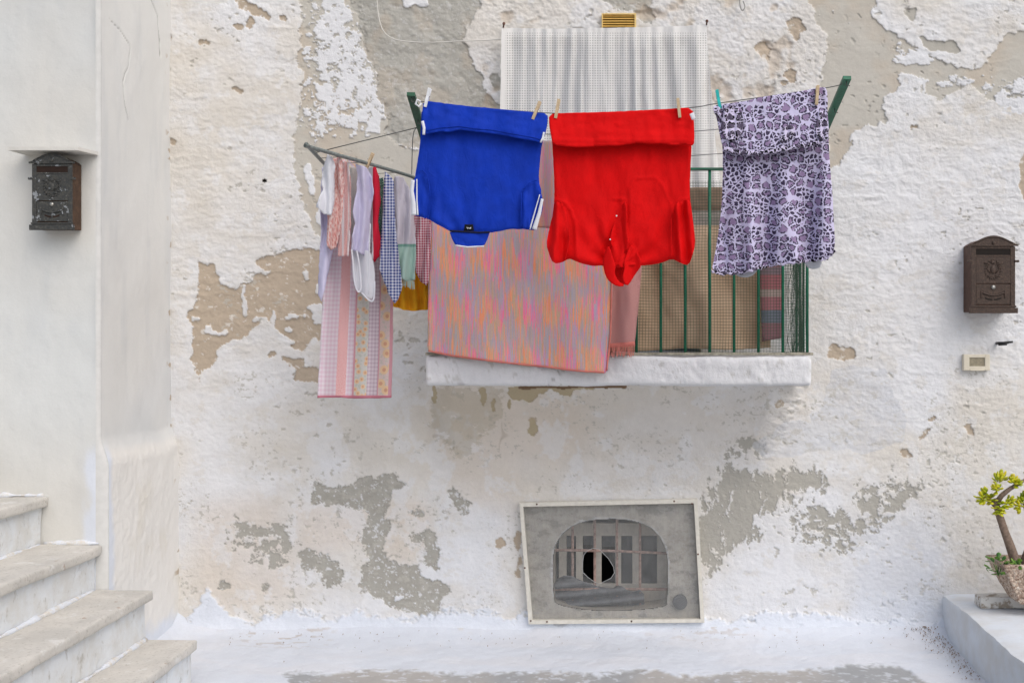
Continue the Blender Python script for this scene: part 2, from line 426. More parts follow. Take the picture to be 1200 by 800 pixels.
# bare tan plaster
T_P = [[(230, 307), (251, 312), (255, 330), (266, 338), (291, 334), (298, 321), (321, 318), (298, 306), (315, 299), (343, 288), (368, 288), (376, 292), (382, 300), (382, 398), (366, 398), (350, 409), (335, 398), (321, 376), (296, 384), (269, 398), (255, 406), (259, 420), (241, 437), (233, 449), (230, 434), (221, 420), (226, 390), (224, 365), (234, 343), (229, 321)],
       [(335, 417), (348, 415), (354, 428), (376, 428), (380, 452), (365, 446), (340, 442)],
       [(311, 411), (321, 409), (317, 418), (309, 420)],
       [(279, -5), (295, 4), (312, 16), (311, 26), (291, 18), (279, 10)], [(283, 23), (293, 22), (296, 31), (286, 34)], [(270, 28), (282, 27), (282, 34), (272, 34)],
       [(325, 16), (333, 13), (333, 20), (326, 21)], [(231, 51), (248, 50), (248, 54), (232, 55)], [(268, 103), (291, 101), (292, 107), (272, 109)],
       [(193, 26), (198, 28), (200, 56), (195, 58)], [(193, 74), (198, 74), (199, 90), (194, 91)], [(197, 166), (206, 164), (204, 174), (198, 176)],
       [(579, 633), (590, 631), (592, 642), (586, 640), (578, 645)], [(606, 618), (611, 620), (612, 684), (607, 682)],
       [(1072, 510), (1085, 499), (1096, 499), (1090, 506), (1076, 512)], [(1130, 494), (1137, 496), (1142, 508), (1136, 510)], [(1084, 490), (1104, 490), (1104, 495), (1088, 494)], [(1056, 527), (1072, 531), (1072, 536), (1058, 534)],
       [(908, 475), (920, 474), (919, 482), (909, 482)], [(973, 405), (998, 403), (1000, 416), (984, 421), (973, 418)], [(617, 488), (626, 486), (625, 512), (619, 510)],
       [(922, 22), (940, 16), (946, 34), (932, 54), (922, 44)], [(884, 52), (893, 50), (896, 68), (886, 68)], [(909, 96), (918, 94), (918, 101), (910, 101)], ell(921, 87, 9, 6),
       [(1195, 180), (1205, 178), (1205, 235), (1197, 236)], [(1066, 150), (1078, 146), (1078, 152), (1068, 156)]]
gT = field(T_P, 2, .75)
isl = field([[(241, 380), (250, 378), (250, 388), (263, 388), (262, 394), (243, 392)], [(295, 376), (318, 374), (318, 386), (312, 387), (310, 380), (296, 380)], [(361, 360), (380, 358), (380, 379), (364, 378)], ell(336, 384, 4, 4), [(348, 318), (362, 317), (361, 325), (350, 325)], ell(341, 369, 4, 2), ell(352, 369, 3, 2), ell(232, 369, 4, 3),
             [(288, 335), (292, 335), (286, 372), (280, 372)], [(322, 360), (326, 360), (326, 385), (322, 385)], [(372, 330), (382, 328), (382, 345), (372, 343)], [(300, 392), (318, 388), (345, 396), (330, 402)]], 1, .35, .48)
flk = sstep(.70, .73, fbm(XX/7, YY/5, 4, 83, .6))
gT = gT*(1-np.maximum(isl, 0)); lay(gT, C_TAN); lay(gT*flk*.8, creamw); 
GR.append(gT)
# little chips all over, and the damp mottling below the balcony
chips = sstep(.725, .74, fbm(XX/9, YY/7, 4, 91, .6))*sstep(.45, .6, fbm(XX/70, YY/70, 2, 93))
lay(chips*.7, C_LIGHT*.97); GR.append(chips*.6)
chip2 = sstep(.69, .70, fbm(XX/4, YY/3, 3, 97, .6))*sstep(.5, .62, fbm(XX/50, YY/40, 3, 99))*(YY > 430)*(YY < 735)
lay(chip2*.6, C_GREY*1.05)
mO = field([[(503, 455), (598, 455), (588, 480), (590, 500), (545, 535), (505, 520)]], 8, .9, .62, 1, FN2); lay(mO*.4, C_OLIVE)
mO2 = field([[(558, 458), (568, 457), (566, 475), (560, 474)], [(593, 452), (700, 453), (690, 459), (655, 460), (640, 458), (622, 468), (600, 464)], ell(577, 474, 4, 6), ell(596, 470, 3, 12), ell(505, 465, 3, 8), ell(622, 500, 4, 14)], 1, .4)
lay(mO2, C_OCHRE*.85); GR.append(mO2)
lay(field([[(608, 451), (735, 452), (735, 455), (608, 455)]], 1, .2, .5, .3), np.array(srgb(120, 98, 78)))  # dark gap under the slab, painted on as a thin brown strip
crk = sstep(.985, .997, ridged(XX/30, YY/30, 1, 61))*soft_field([(500, 455), (600, 455), (600, 530), (500, 530)], 8)
lay(crk*.5, C_TAN*.8)
# fresh whitewash skirt along the foot
edge = 722+(fbm(XX/30, XX*0+3, 4, 101)-.5)*26-30*np.exp(-np.abs((XX-244)/9)**1.5)+(FN-.5)*20+(FN2-.5)*14+sstep(1000, 1110, XX)*6
mWash = sstep(-3, 4, YY-edge); lay(mWash, C_WASH)
lay(soft_field([(1000, 690), (1110, 700), (1110, 740), (990, 740)], 8)*.6, C_WASH)

CA0 = [(649, 700), (648, 660), (650, 640), (660, 624), (676, 613), (700, 608), (735, 608), (758, 615), (772, 626), (780, 642), (783, 660), (782, 700), (781, 712), (700, 716), (652, 708)]
mR = soft_field([(612, 590), (814, 588), (824, 727), (622, 727)], 1, .05)
lay(mR*(.55+.4*sstep(.4, .6, FN2)), np.array(srgb(180, 174, 164)))
rimd = segdist(XX+wx*.12, YY+wy*.12, soften(CA0, 2)+[soften(CA0, 2)[0]]); lay(sstep(3.2, 1.6, rimd+(FN-.5)*5)*(YY < 700)*.85, white)
lay(mR*sstep(.5, .58, FN2)*.6, creamw); lay(mR*sstep(.46, .36, FN2)*.6, C_GREY*.8)
# ---- relief (metres towards the street)
left = sstep(430, 330, XX)*sstep(470, 380, YY)
right = sstep(930, 1000, XX)*sstep(560, 440, YY)
stucco = sstep(552, 575, XX)*sstep(980, 955, XX)*sstep(150, 130, YY)
H += (fbm(XX/140, YY/120, 3, 201)-.5)*.013
H += (ridged(XX/38+wx*.03, YY/13+wy*.08, 3, 203)-.5)*(.001+.0025*left+.0044*right)
H += (ridged(XX/16+wy*.05, YY/9+wx*.05, 3, 207)-.5)*(.0022+.0020*left+.0028*right)*(1-np.clip(sum(LI)*.8, 0, 1))
H += (fbm(XX/5, YY/4, 3, 211, .6)-.5)*(.0034+.005*stucco)
H += -np.maximum(0, fbm(XX/22, YY/18, 3, 213)-.6)*.05*stucco
lay(stucco*sstep(.58, .72, fbm(XX/22, YY/18, 3, 213))*.6, C_TAN*1.1)
LIs = np.clip(sum(LI), 0, 1)*(1-mW); GRs = np.clip(sum(GR), 0, 1)
H *= (1-.55*LIs)
H += -.0045*LIs-.0065*GRs*(1-mW*.0)
H += gG*(fbm(XX/11, YY/9, 4, 217)-.5)*.012
H += .05*np.exp(-np.clip(747-YY, 0, 400)/9)+.012*mWash
H = H*1.0
KEEP = ~((XX > 598) & (XX < 822) & (YY > 44) & (YY < 424))
CA = [(649, 700), (648, 660), (650, 640), (660, 624), (676, 613), (700, 608), (735, 608), (758, 615), (772, 626), (780, 642), (783, 660), (782, 700), (781, 712), (700, 716), (652, 708)]
CA = soften(CA, 2)
KEEP &= ~inpoly(XX, YY, CA)
# the recess round the cellar window is smeared grey cement
H = H*(1-mR*.6)
hole = ell(310, 212, 2.6, 2.2); lay(inpoly(XX, YY, hole).astype(float), np.array((.05, .045, .04))); H -= inpoly(XX, YY, hole)*.02
cv = np.clip((YY-452)/125, 0, 1); cove = .405*(1-cv)**1.8*(1+.0*cv)*sstep(446, 451, YY)*sstep(496, 534, XX+(FN2-.5)*6)*sstep(948, 905, XX+(YY-455)*.35+(FN2-.5)*8)
DD = D0-H-cove
Pw = np.stack([(XX-CX)/F*DD, DD-D0, EYE-(YY-CY)/F*DD], -1)
Pw[-1, :, 2] = -.01
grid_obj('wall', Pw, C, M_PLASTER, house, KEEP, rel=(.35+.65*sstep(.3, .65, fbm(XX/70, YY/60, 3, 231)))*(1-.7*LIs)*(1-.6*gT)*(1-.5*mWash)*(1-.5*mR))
def prof_line(a, b, n):
    return [(a[0]+(b[0]-a[0])*k/n, a[1]+(b[1]-a[1])*k/n) for k in range(n)]
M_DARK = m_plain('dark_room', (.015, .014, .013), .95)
M_CEM = m_plain('smeared_cement', srgb(178, 172, 162), .95, .12, 20, .002)
M_GREYDOOR = m_plain('grey_blue_shutter', srgb(168, 174, 190), .7, .06)
def wallxz(p, y): return ((p[0]-CX)/250, y, EYE-(p[1]-CY)/250)
# cellar opening: splayed reveal, then the room
rv = resample(CA, 4); n = len(rv); cxm = sum(p[0] for p in rv)/n; cym = sum(p[1] for p in rv)/n
v = [wallxz(p, .0) for p in rv]+[wallxz((cxm+(p[0]-cxm)*1.0, cym+(p[1]-cym)*1.0), .22) for p in rv]
MB().add(v, [(i, (i+1) % n, n+(i+1) % n, n+i) for i in range(n)]).build('window_reveal', M_CEM, house, True)
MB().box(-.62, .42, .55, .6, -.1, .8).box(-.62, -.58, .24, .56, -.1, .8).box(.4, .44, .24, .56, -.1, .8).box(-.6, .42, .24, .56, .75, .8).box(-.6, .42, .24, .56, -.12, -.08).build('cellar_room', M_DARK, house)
# balcony doorway behind the hangings
def rectw(x0, y0, x1, y1): return ((x0-CX)/250, EYE-(y1-CY)/250, (x1-CX)/250, EYE-(y0-CY)/250)
x0, z0, x1, z1 = rectw(598, 44, 822, 424)
m = MB(); v = [(x0, 0, z0), (x1, 0, z0), (x1, 0, z1), (x0, 0, z1), (x0, .2, z0), (x1, .2, z0), (x1, .2, z1), (x0, .2, z1)]
m.add(v, [(0, 1, 5, 4), (1, 2, 6, 5), (2, 3, 7, 6), (3, 0, 4, 7)]).build('doorway_reveal', M_CEM, house)
m = MB()
for k in range(26): m.box(x0+.02, x1-.02, .15, .165, z0+k*.058, z0+k*.058+.052, .004)
m.box(x0, x1, .17, .2, z0, z1)
m.build('shutter', M_GREYDOOR, house)
# balcony slab
xs = np.linspace(498, 953, 330)
sm = MB(); d = 4.575
prof = []
def slab():
    import bmesh
    yf, zt, zb = d-D0, EYE-17.5/F*d, EYE-52/F*d
    U = np.linspace(0, 1, 330); ring = 44
    V = []; CC = []
    per = [(0.0, zt), (yf+.016, zt), (yf+.005, zt-.004), (yf, zt-.014), (yf, zb+.016), (yf+.004, zb+.006), (yf+.016, zb), (0.0, zb)]
    pp = resample(per+[per[-1]], .012)[:-1]
    pp = [p for p in pp]
    N = len(pp); P3 = np.zeros((330, N, 3))
    xa, xb = (498-CX)/F*d, (952-CX)/F*d
    for i, u in enumerate(U):
        sx = xa+(xb-xa)*u; e = min(u, 1-u)*(xb-xa)
        k = 1-.0 if e > .015 else math.sqrt(max(0, 1-(1-e/.015)**2))
        for j, (y, z) in enumerate(pp):
            P3[i, j] = (sx, y*1 if y > -.01 else y+(1-k)*.03, (z-(zt+zb)/2)*(.72+.28*k)+(zt+zb)/2)
    XX_, ZZ_ = P3[..., 0], P3[..., 2]+P3[..., 1]*.7
    h = (fbm(XX_*22, ZZ_*22, 4, 301)-.5)*.012+(fbm(XX_*90, ZZ_*90, 3, 303)-.5)*.004+(fbm(XX_*5, ZZ_*3, 2, 305)-.5)*.016
    P3[..., 1] -= h; P3[..., 2] += h*.5
    h = h+(ridged(XX_*14, ZZ_*30, 3, 317)-.5)*.006; P3[..., 1] -= (ridged(XX_*14, ZZ_*30, 3, 317)-.5)*.006; c = np.empty(P3.shape); c[:] = white*1.0
    a = sstep(.45, .7, fbm(XX_*9, ZZ_*14, 4, 307))[..., None]; c = c*(1-a*.5)+white*a*.5
    ck = (sstep(.99, .999, ridged(XX_*5+fbm(XX_*9, ZZ_*9, 3, 5)*1.3, ZZ_*4, 1, 311))*sstep(.52, .6, fbm(XX_*3, ZZ_*3, 2, 312)))[..., None]; c = c*(1-ck*.7)+np.array(srgb(110, 104, 96))*ck*.7
    ch = sstep(.71, .73, fbm(XX_*30, ZZ_*30, 4, 313))[..., None]; c = c*(1-ch*.4)+C_GREY*ch*.4
    grid_obj('balcony_slab', P3, c, m_vcol('balcony_limewash', 160, .0018), house)
    return xa, xb, yf, zt, zb
SX0, SX1, SYF, SZT, SZB = slab()
MB().box(SX0+.02, SX0+.025, SYF+.05, 0, SZB+.02, SZT-.02).build('slab_end', M_CEM, house); MB().box(SX1-.025, SX1-.02, SYF+.05, 0, SZB+.02, SZT-.02).build('slab_end', M_CEM, house)

# cellar window: white mullions, rusty grille, a rag on the sill
M_WOODW = m_plain('old_white_paint', srgb(214, 208, 198), .7, .1, 25, .0006)
M_RUST = m_plain('rusty_iron', (.12, .06, .045), .85, .4, 60, .0008)
M_GLASSD = m_plain('dusty_glass', (.05, .055, .065), .3, .2, 12, 0, 0, .5)
def bx(px0, py0, px1, py1, y0, y1, m, bev=.003):
    dd = D0+(y0+y1)/2
    a = W(px0, py0, dd); b = W(px1, py1, dd); m.box(a[0], b[0], y0, y1, b[2], a[2], bev); return m
m = MB()
for a in ((655, 612, 664, 700), (675, 612, 683, 700), (697, 612, 705, 702), (721, 612, 728, 706), (741, 612, 750, 706), (770, 612, 784, 706)): bx(*a, .15, .17, m)
bx(645, 612, 790, 627, .146, .172, m); bx(645, 683, 790, 706, .146, .172, m)
m.build('window_sash', M_WOODW, house)
m = MB(); bx(728, 618, 741, 700, .158, .162, m, 0); bx(750, 618, 771, 700, .158, .162, m, 0); bx(664, 618, 676, 640, .158, .162, m, 0); bx(705, 618, 721, 640, .158, .162, m, 0); bx(684, 618, 697, 638, .158, .162, m, 0)
m.build('window_glass', M_GLASSD, house)
m = MB()
for px in (671, 697, 723, 750): a = W(px, 608, 5.09); b = W(px, 716, 5.09); m.tube([a, b], .0065, 8)
m.tube([W(646, 644, 5.075), W(715, 645, 5.075), W(786, 648, 5.075)], .0065, 8)
m.tube([W(646, 690, 5.075), W(786, 690, 5.075)], .007, 8)
m.build('window_grille', m_plain('flaking_pink_grille', srgb(176, 148, 138), .85, .35, 60, .0008), house)
rag = sheet('dusty_rag', [(649, 680), (665, 672), (690, 684), (716, 690), (726, 684), (738, 694), (754, 690), (756, 712), (735, 716), (700, 714), (660, 708), (649, 700)], 5.06, cloth_mat('dust_grey_cloth', lambda g, uv: g.mix(g.noise(uv, 30, 4), srgb(120, 124, 130), srgb(150, 152, 156)), 40, .004), None, 2.5, lambda x, y: .03*np.sin(y*.5+x*.05)+.03*(fbm(x/9, y/4, 3, 4)-.5))
tag(rag, 'dusty grey cloth heaped on the cellar window sill behind the broken plastic', 'cloth')
pc = MB(); c = W(797, 705, 4.985); n = 20
pc.add([(c[0]+.034*math.cos(2*math.pi*k/n), y, c[2]+.034*math.sin(2*math.pi*k/n)) for y in (-.0, -.022) for k in range(n)], [(k, (k+1) % n, n+(k+1) % n, n+k) for k in range(n)]+[tuple(range(n, 2*n))])
pc.add([(c[0]+.022*math.cos(2*math.pi*k/n), y, c[2]+.022*math.sin(2*math.pi*k/n)) for y in (-.02, -.03) for k in range(n)], [(k, (k+1) % n, n+(k+1) % n, n+k) for k in range(n)]+[tuple(range(n, 2*n))])
tag(pc.build('pipe_cap', m_plain('grey_plastic', srgb(112, 114, 118), .7), None), 'round grey pipe cap low in the right corner behind the dusty plastic pane', 'pipe cap')

# framed plastic pane over the cellar window
cov = thing('window_cover', 'white framed dusty plastic sheet with a broken hole, screwed over the cellar window', 'window cover', W(718, 731, 4.96))
O = [(608.5, 589), (817.5, 584.5), (825.5, 729), (619.5, 731)]; I = [(613, 593.5), (813.3, 589.3), (821, 725), (624, 726.5)]
M_FR = m_plain('weathered_white_aluminium', srgb(212, 208, 198), .5, .07, 40)
m = MB(); f0 = 4.955; f1 = 4.99
for k in range(4):
    a, b, c_, e = O[k], O[(k+1) % 4], I[(k+1) % 4], I[k]
    g_ = .25 if k % 2 else 0
    v = [W(*p, f0) for p in (a, b, c_, e)]
    v += [(p[0], f1-D0+.005, p[2]) for p in v]
    MBx = MB().add(v, [(0, 1, 2, 3), (4, 7, 6, 5), (0, 4, 5, 1), (1, 5, 6, 2), (2, 6, 7, 3), (3, 7, 4, 0)])
    MBx.build('frame_bar', M_FR, cov)
for px, py in ((629, 590.5), (790, 587), (615, 665), (818, 649), (622, 727), (641, 728), (811, 590), (740, 727.5)):
    MB().ball(W(px, py, f0), .0045, .003, .0045, 8, 5).build('screw', M_RUST, cov)
HOLE = [(684, 650), (688, 645), (695, 642), (702, 643), (706, 647), (713, 654), (719, 664), (720, 671), (716, 677), (708, 681), (702, 684), (696, 681), (689, 676), (683, 670), (682.5, 660)]
g = G('dusty_clear_plastic', .35, .4); o = g.obj()
dn = g.noise(o, 7, 6, .65); dn2 = g.noise(g.scale(o, 1, 1, .25), 60, 5, .7)
fac = g.m('ADD', .30, g.m('MULTIPLY', g.m('SUBTRACT', dn, .5), .35)); fac = g.m('ADD', fac, g.m('MULTIPLY', g.m('SUBTRACT', dn2, .5), .45), clamp=True)
g.b.inputs['Base Color'].default_value = (*srgb(146, 147, 146), 1)
tr = g.n('ShaderNodeBsdfTransparent', {'Color': (.92, .92, .92)})
x = g.n('ShaderNodeMixShader', {0: fac, 1: tr, 2: g.b.outputs[0]}); g.t.links.new(x, g.out.inputs[0])
PD = 4.972
pane = sheet('plastic_pane', I, PD, g.mat, cov, 6, lambda x, y: .004*np.sin(x/60)*np.sin(y/40), 0, 0, 0, [HOLE], 0)
rim = MB().tube([W(*p, PD-.001) for p in resample(HOLE, 3)]+[W(*HOLE[0], PD-.001)], .0011, 6)
rim.build('broken_edge', m_plain('white_crazed_plastic', srgb(176, 178, 178), .5), cov)
# ================================================================ neighbouring house corner (left)
PD_ = 4.33; PX = -2.158
nb = thing('corner_building', 'smooth whitewashed building corner standing forward at the left, above the stone steps', 'building', (-3, -.35, 0))
wA = np.array(srgb(209, 211, 210)); wB = np.array(srgb(211, 207, 199)); wC = np.array(srgb(199, 201, 202))
def smooth_cols(U, V, seed, base, alt, amt=.6):
    c = np.empty(U.shape+(3,)); c[:] = base
    t = sstep(.35, .7, fbm(U*1.4, V*.9, 4, seed))[..., None]*amt; c = c*(1-t)+alt*t
    t = sstep(.5, .75, fbm(U*5, V*2.2, 4, seed+3))[..., None]*.35; c = c*(1-t)+wC*t; t = sstep(.5, .8, fbm(U*9+2, V*1.3, 5, seed+7, .6))[..., None]*.3; c = c*(1-t)+np.array(srgb(188, 192, 196))*t; return c
zs = np.concatenate([np.arange(0, 3.3, .0065), np.arange(3.3, 5.2, .05)])
u = np.concatenate([np.arange(-6, -3.3, .06), np.arange(-3.3, PX-.016, .009)])
U, V = np.meshgrid(u, zs)
h = (fbm(U*2, V*2, 3, 401)-.5)*.02+(fbm(U*14, V*10, 4, 403)-.5)*.005
c = smooth_cols(U, V, 405, wA, wB)
low = sstep(1.15, .7, V)[..., None]; c = c*(1-low*.55)+wB*low*.55
wsh = (sstep(.09, .03, PX-U+(fbm(U*20, V*8, 3, 407)-.5)*.1)*sstep(1.0, .9, V))[..., None]; c = c*(1-wsh)+C_WASH*.97*wsh
P3 = np.stack([U, -.67-h*sstep(0, .05, PX-U), V], -1); P3[:, -1, 1] = -.67
grid_obj('front_wall', P3[:, ::1], c, M_SMOOTH, nb)
w = np.arange(-.656, .06, .005); w[-1] = .06
U, V = np.meshgrid(w, zs)
t = sstep(-.66, -.5, U)
h = (fbm(U*2.5, V*2, 3, 411)-.5)*.02+(fbm(U*14, V*9, 4, 413)-.5)*.004
zt = .945+(fbm(U*6, U*0, 2, 415)-.5)*.03
bulge = .03*sstep(zt+.06, zt-.07, V)
hb = (fbm(U*40, V*34, 4, 417)-.5)*.005*sstep(zt+.02, zt-.05, V)
c = smooth_cols(U, V, 419, np.array(srgb(220, 222, 223)), np.array(srgb(220, 219, 215)), .7)
bs = sstep(zt+.02, zt-.03, V)[..., None]; c = c*(1-bs)+np.array(srgb(226, 224, 220))*bs
st = (sstep(.55, .75, fbm(U*7, V*4, 4, 421))*sstep(.25, .4, U+.8)*sstep(.9, .7, V))[..., None]; c = c*(1-st*.22)+np.array(srgb(196, 186, 160))*st*.22
ws = sstep(.16, .08, V+(fbm(U*9, V*9, 3, 423)-.5)*.1)[..., None]; c = c*(1-ws)+C_WASH*ws
wl = (sstep(-.60, -.64, U+(fbm(V*9, V*3, 3, 425)-.5)*.06)*sstep(1.0, .9, V))[..., None]; c = c*(1-wl)+C_WASH*wl
# thin old cracks running down the side face, part of the plaster's own drawing
def sidepx(P): 
    r = []
    for px, py in P:
        d = PX*F/(px-CX); r.append((d-D0, EYE-(py-CY)/F*d))
    return r
for P, wd in (([(178, 0), (185, 18), (187, 38), (189, 66)], .006), ([(128, 22), (141, 37), (151, 55), (149, 78), (143, 95)], .0034), ([(143, 95), (145, 120), (149, 140)], .0032)):
    q = sidepx(P); dd = segdist(U+(fbm(U*30, V*30, 3, 431)-.5)*.012, V, q); k = (sstep(wd, wd*.3, dd)*(.35+.65*sstep(.3, .6, fbm(U*40, V*12, 3, 435))))[..., None]*(1 if wd > .005 else .6); c = c*(1-k*.75)+np.array((.16, .15, .13))*k*.75
    h = h-sstep(wd*1.5, 0, dd)*.004
chp = (sstep(.70, .72, fbm(U*18, V*25, 3, 433))*sstep(-.06, -.01, U))[..., None]; c = c*(1-chp)+C_TAN*chp
P3 = np.stack([PX+(h*t+bulge+hb*sstep(-.655, -.62, U))*1.0, U, V], -1)
grid_obj('side_wall', P3, c, M_SMOOTH, nb)
# rounded plaster arris between the two faces
m = MB(); 
Z = np.arange(0, 3.6, .02); n = 6; v = []
for z in Z:
    b = float(.03*sstep(1.005, .875, z)); hh = (float(fbm(np.array(z*3.), np.array(1.), 3, 5))-.5)*.008
    for k in range(n):
        a = math.pi/2*k/(n-1); r = .018
        v.append((PX-r+r*math.sin(a)+b*math.sin(a), -.67+.0-r*.0-(0 if k == 0 else 0)-r*math.cos(a)*.0+r*(1-math.cos(a)) , z))
f = [(i*n+k, i*n+k+1, (i+1)*n+k+1, (i+1)*n+k) for i in range(len(Z)-1) for k in range(n-1)]
m.add(v, f).build('wall_corner', m_plain('white_arris', srgb(206, 206, 204), .9, .04), nb, True)

# ================================================================ stone steps
stairs = thing('stone_staircase', 'worn beige stone steps with whitewashed risers climbing to the left', 'staircase', (-2.4, -1.2, 0))
M_TREAD = None
g = G('worn_limestone', .7, .3); o = g.obj(); n1 = g.noise(o, 6, 6, .6); n2 = g.noise(o, 70, 4, .7); n3 = g.noise(o, 16, 3, .5)
c1 = g.mix(g.smooth(n1, .3, .7), srgb(190, 187, 181), srgb(208, 204, 197)); c1 = g.mix(g.smooth(n2, .52, .72, 0, .6), c1, srgb(150, 144, 134)); n4 = g.noise(o, 11, 6, .75); c1 = g.mix(g.smooth(n4, .56, .66, 0, .55), c1, srgb(222, 222, 220)); c1 = g.mix(g.smooth(n4, .40, .32, 0, .4), c1, srgb(150, 142, 130)); c1 = g.mix(g.smooth(n3, .69, .72, 0, .7), c1, srgb(160, 132, 112))
M_TREAD = g.fin(c1, g.bump(n2, .0015, 1, g.bump(n1, .006)))
g = G('limewashed_riser', .92, .15); o = g.obj(); n1 = g.noise(o, 9, 6, .65); n2 = g.noise(g.scale(o, 1, 1, .5), 26, 5, .7); n3 = g.noise(o, 90, 4, .7)
c1 = g.mix(g.smooth(n1, .35, .7), srgb(220, 224, 228), srgb(210, 210, 208)); c1 = g.mix(g.smooth(n2, .56, .70, 0, .5), c1, srgb(150, 144, 132))
M_RISER = g.fin(c1, g.bump(n3, .0015, 1, g.bump(n1, .012)))
g = G('whitewash_smear', .9, .15); o = g.obj(); n1 = g.noise(o, 30, 5, .65)
M_SMEAR = g.fin(g.mix(g.smooth(n1, .4, .7), C_WASH.tolist(), srgb(206, 200, 190)), g.bump(n1, .004))
TR = [(-1.756, .185), (-1.940, .386), (-2.144, .569), (-2.366, .763), (-2.57, .95), (-2.78, 1.14), (-2.99, 1.33), (-3.2, 1.52)]
YB, YF = -.672, -2.35
def wobbox(m, x0, x1, y0, y1, z0, z1, nx, ny, nz, amp, rnd, seed, skew=0, corner=0):
    """a box of worn stone: gridded faces, rounded arrises, uneven surface"""
    def P(x, y, z):
        cx_, cy_, cz_ = min(max(x, x0+rnd), x1-rnd), min(max(y, y0+rnd), y1-rnd), min(max(z, z0+rnd), z1-rnd)
        dv = Vector((x-cx_, y-cy_, z-cz_)); 
        if dv.length > 1e-9: dv = dv.normalized()*rnd
        q = Vector((cx_, cy_, cz_))+dv
        a = (float(fbm(np.array(q.x*9+q.z*5), np.array(q.y*9+q.z*7), 4, seed))-.5)*amp
        b = (float(fbm(np.array(q.x*4+q.z*3), np.array(q.y*4), 2, seed+5))-.5)*amp*1.5
        return (q.x+a+skew*(y1-q.y), q.y, q.z+b*.5+a*.4)
    def face(o_, du, dv, nu, nv):
        V_ = [P(*(o_[i]+du[i]*a/nu+dv[i]*b/nv for i in range(3))) for b in range(nv+1) for a in range(nu+1)]
        m.add(V_, [(b*(nu+1)+a, b*(nu+1)+a+1, (b+1)*(nu+1)+a+1, (b+1)*(nu+1)+a) for b in range(nv) for a in range(nu)])
    X, Y, Z = x1-x0, y1-y0, z1-z0
    face((x0, y0, z1), (X, 0, 0), (0, Y, 0), nx, ny); face((x0, y1, z0), (X, 0, 0), (0, -Y, 0), nx, ny)
    face((x1, y0, z0), (0, Y, 0), (0, 0, Z), ny, nz); face((x0, y1, z0), (0, -Y, 0), (0, 0, Z), ny, nz)
    face((x0, y0, z0), (X, 0, 0), (0, 0, Z), nx, nz); face((x1, y1, z0), (-X, 0, 0), (0, 0, Z), nx, nz)
    return m
SK = .035
for i, (x, z) in enumerate(TR):
    z0 = TR[i-1][1] if i else -.02
    wobbox(MB(), x-.6, x-.028, YF, YB, z0-.01, z-.036, 16, 60, 10, .016, .008, 500+i, SK).build('riser', M_RISER, stairs, True)
    wobbox(MB(), x-.42, x, YF-.01, YB+(.0), z-.042, z, 34, 130, 6, .016, .010, 520+i, SK).build('tread', M_TREAD, stairs, True)
# fillets of whitewash daubed where tread meets riser and wall
for i, (x, z) in enumerate(TR[:-1]):
    xn = TR[i+1][0]-.028; pts = [(xn+.006+SK*(YB-y), y, z+.002) for y in np.arange(YF, YB, .03)]
    r = [max(.002, .030*(float(fbm(np.array(p[1]*9), np.array(i*3.), 4, 77, .7))-.22)) for p in pts]
    MB().tube(pts, r, 8).build('whitewash_joint', M_SMEAR, stairs, True)
for i, (x, z) in enumerate(TR[2:6]):
    pts = [(xx, YB-.0, z+.003) for xx in np.arange(x-.24, x-.005, .02)]
    MB().tube(pts, [max(.002, .030*(float(fbm(np.array(p[0]*16), np.array(i*3.), 4, 78, .7))-.2)) for p in pts], 8).build('whitewash_joint', M_SMEAR, stairs, True)

# ================================================================ ground
ya = np.concatenate([np.arange(0.02, -.95, -.006), np.arange(-.95, -4.0, -.04)])
xa = np.arange(-2.3, 1.75, .007)
X, Y = np.meshgrid(xa, ya)
PXg = CX+X*F/(D0+Y); PYg = CY+EYE*F/(D0+Y)
h = (fbm(X*3, Y*3, 3, 601)-.5)*.02+(fbm(X*14, Y*14, 4, 603)-.5)*.008+(fbm(X*60, Y*60, 3, 605)-.5)*.0025
h += .05*np.exp(np.clip(Y, -1, 0)/.045)*sstep(-2.3, -2.2, X)+.03*np.exp(np.clip(Y, -1, 0)/.18)
h += .05*np.exp(-np.clip(X+2.13, 0, 4)/.06)
e = 785+(fbm(X*4, Y*0, 3, 611)-.5)*10+(fbm(X*40, Y*40, 3, 613)-.5)*9
e = e-4*sstep(880, 1000, PXg)+2*sstep(560, 620, PXg)
mg = sstep(-2, 2, PYg-e)*sstep(0, 5, (PXg-320)+(783-PYg)*1.2+(fbm(X*30, Y*30, 3, 615)-.5)*14)*sstep(0, 5, 1092-(800-PYg)*1.8-PXg+(fbm(X*30, Y*30, 3, 617)-.5)*14)
mg *= 1-sstep(.62, .68, fbm(X*16, Y*34, 4, 619))*.8*sstep(.02, -.03, Y+.75+.14*fbm(X*3, Y*0, 2, 3))*0-sstep(.72, .76, fbm(X*16, Y*34, 4, 619))*.6
far = sstep(-1.25, -1.35, Y)
c = np.empty(X.shape+(3,)); c[:] = np.array(srgb(207, 212, 221))
t = sstep(.45, .7, fbm(X*4, Y*8, 4, 621))[..., None]*.4; c = c*(1-t)+np.array(srgb(214, 214, 218))*t
gc = np.array(srgb(158, 160, 162)); tn = np.array(srgb(172, 169, 166)); t = sstep(.4, .6, fbm(X*2.2, Y*2, 3, 623))[..., None]
gcol = gc*(1-t)+tn*t; sp = (sstep(.68, .72, fbm(X*45, Y*45, 3, 625))[..., None])*.5; gcol = gcol*(1-sp)+C_WASH*.95*sp
mg_ = np.maximum(mg, far)[..., None]; c = c*(1-mg_)+gcol*mg_
h -= np.maximum(mg, far)*.006
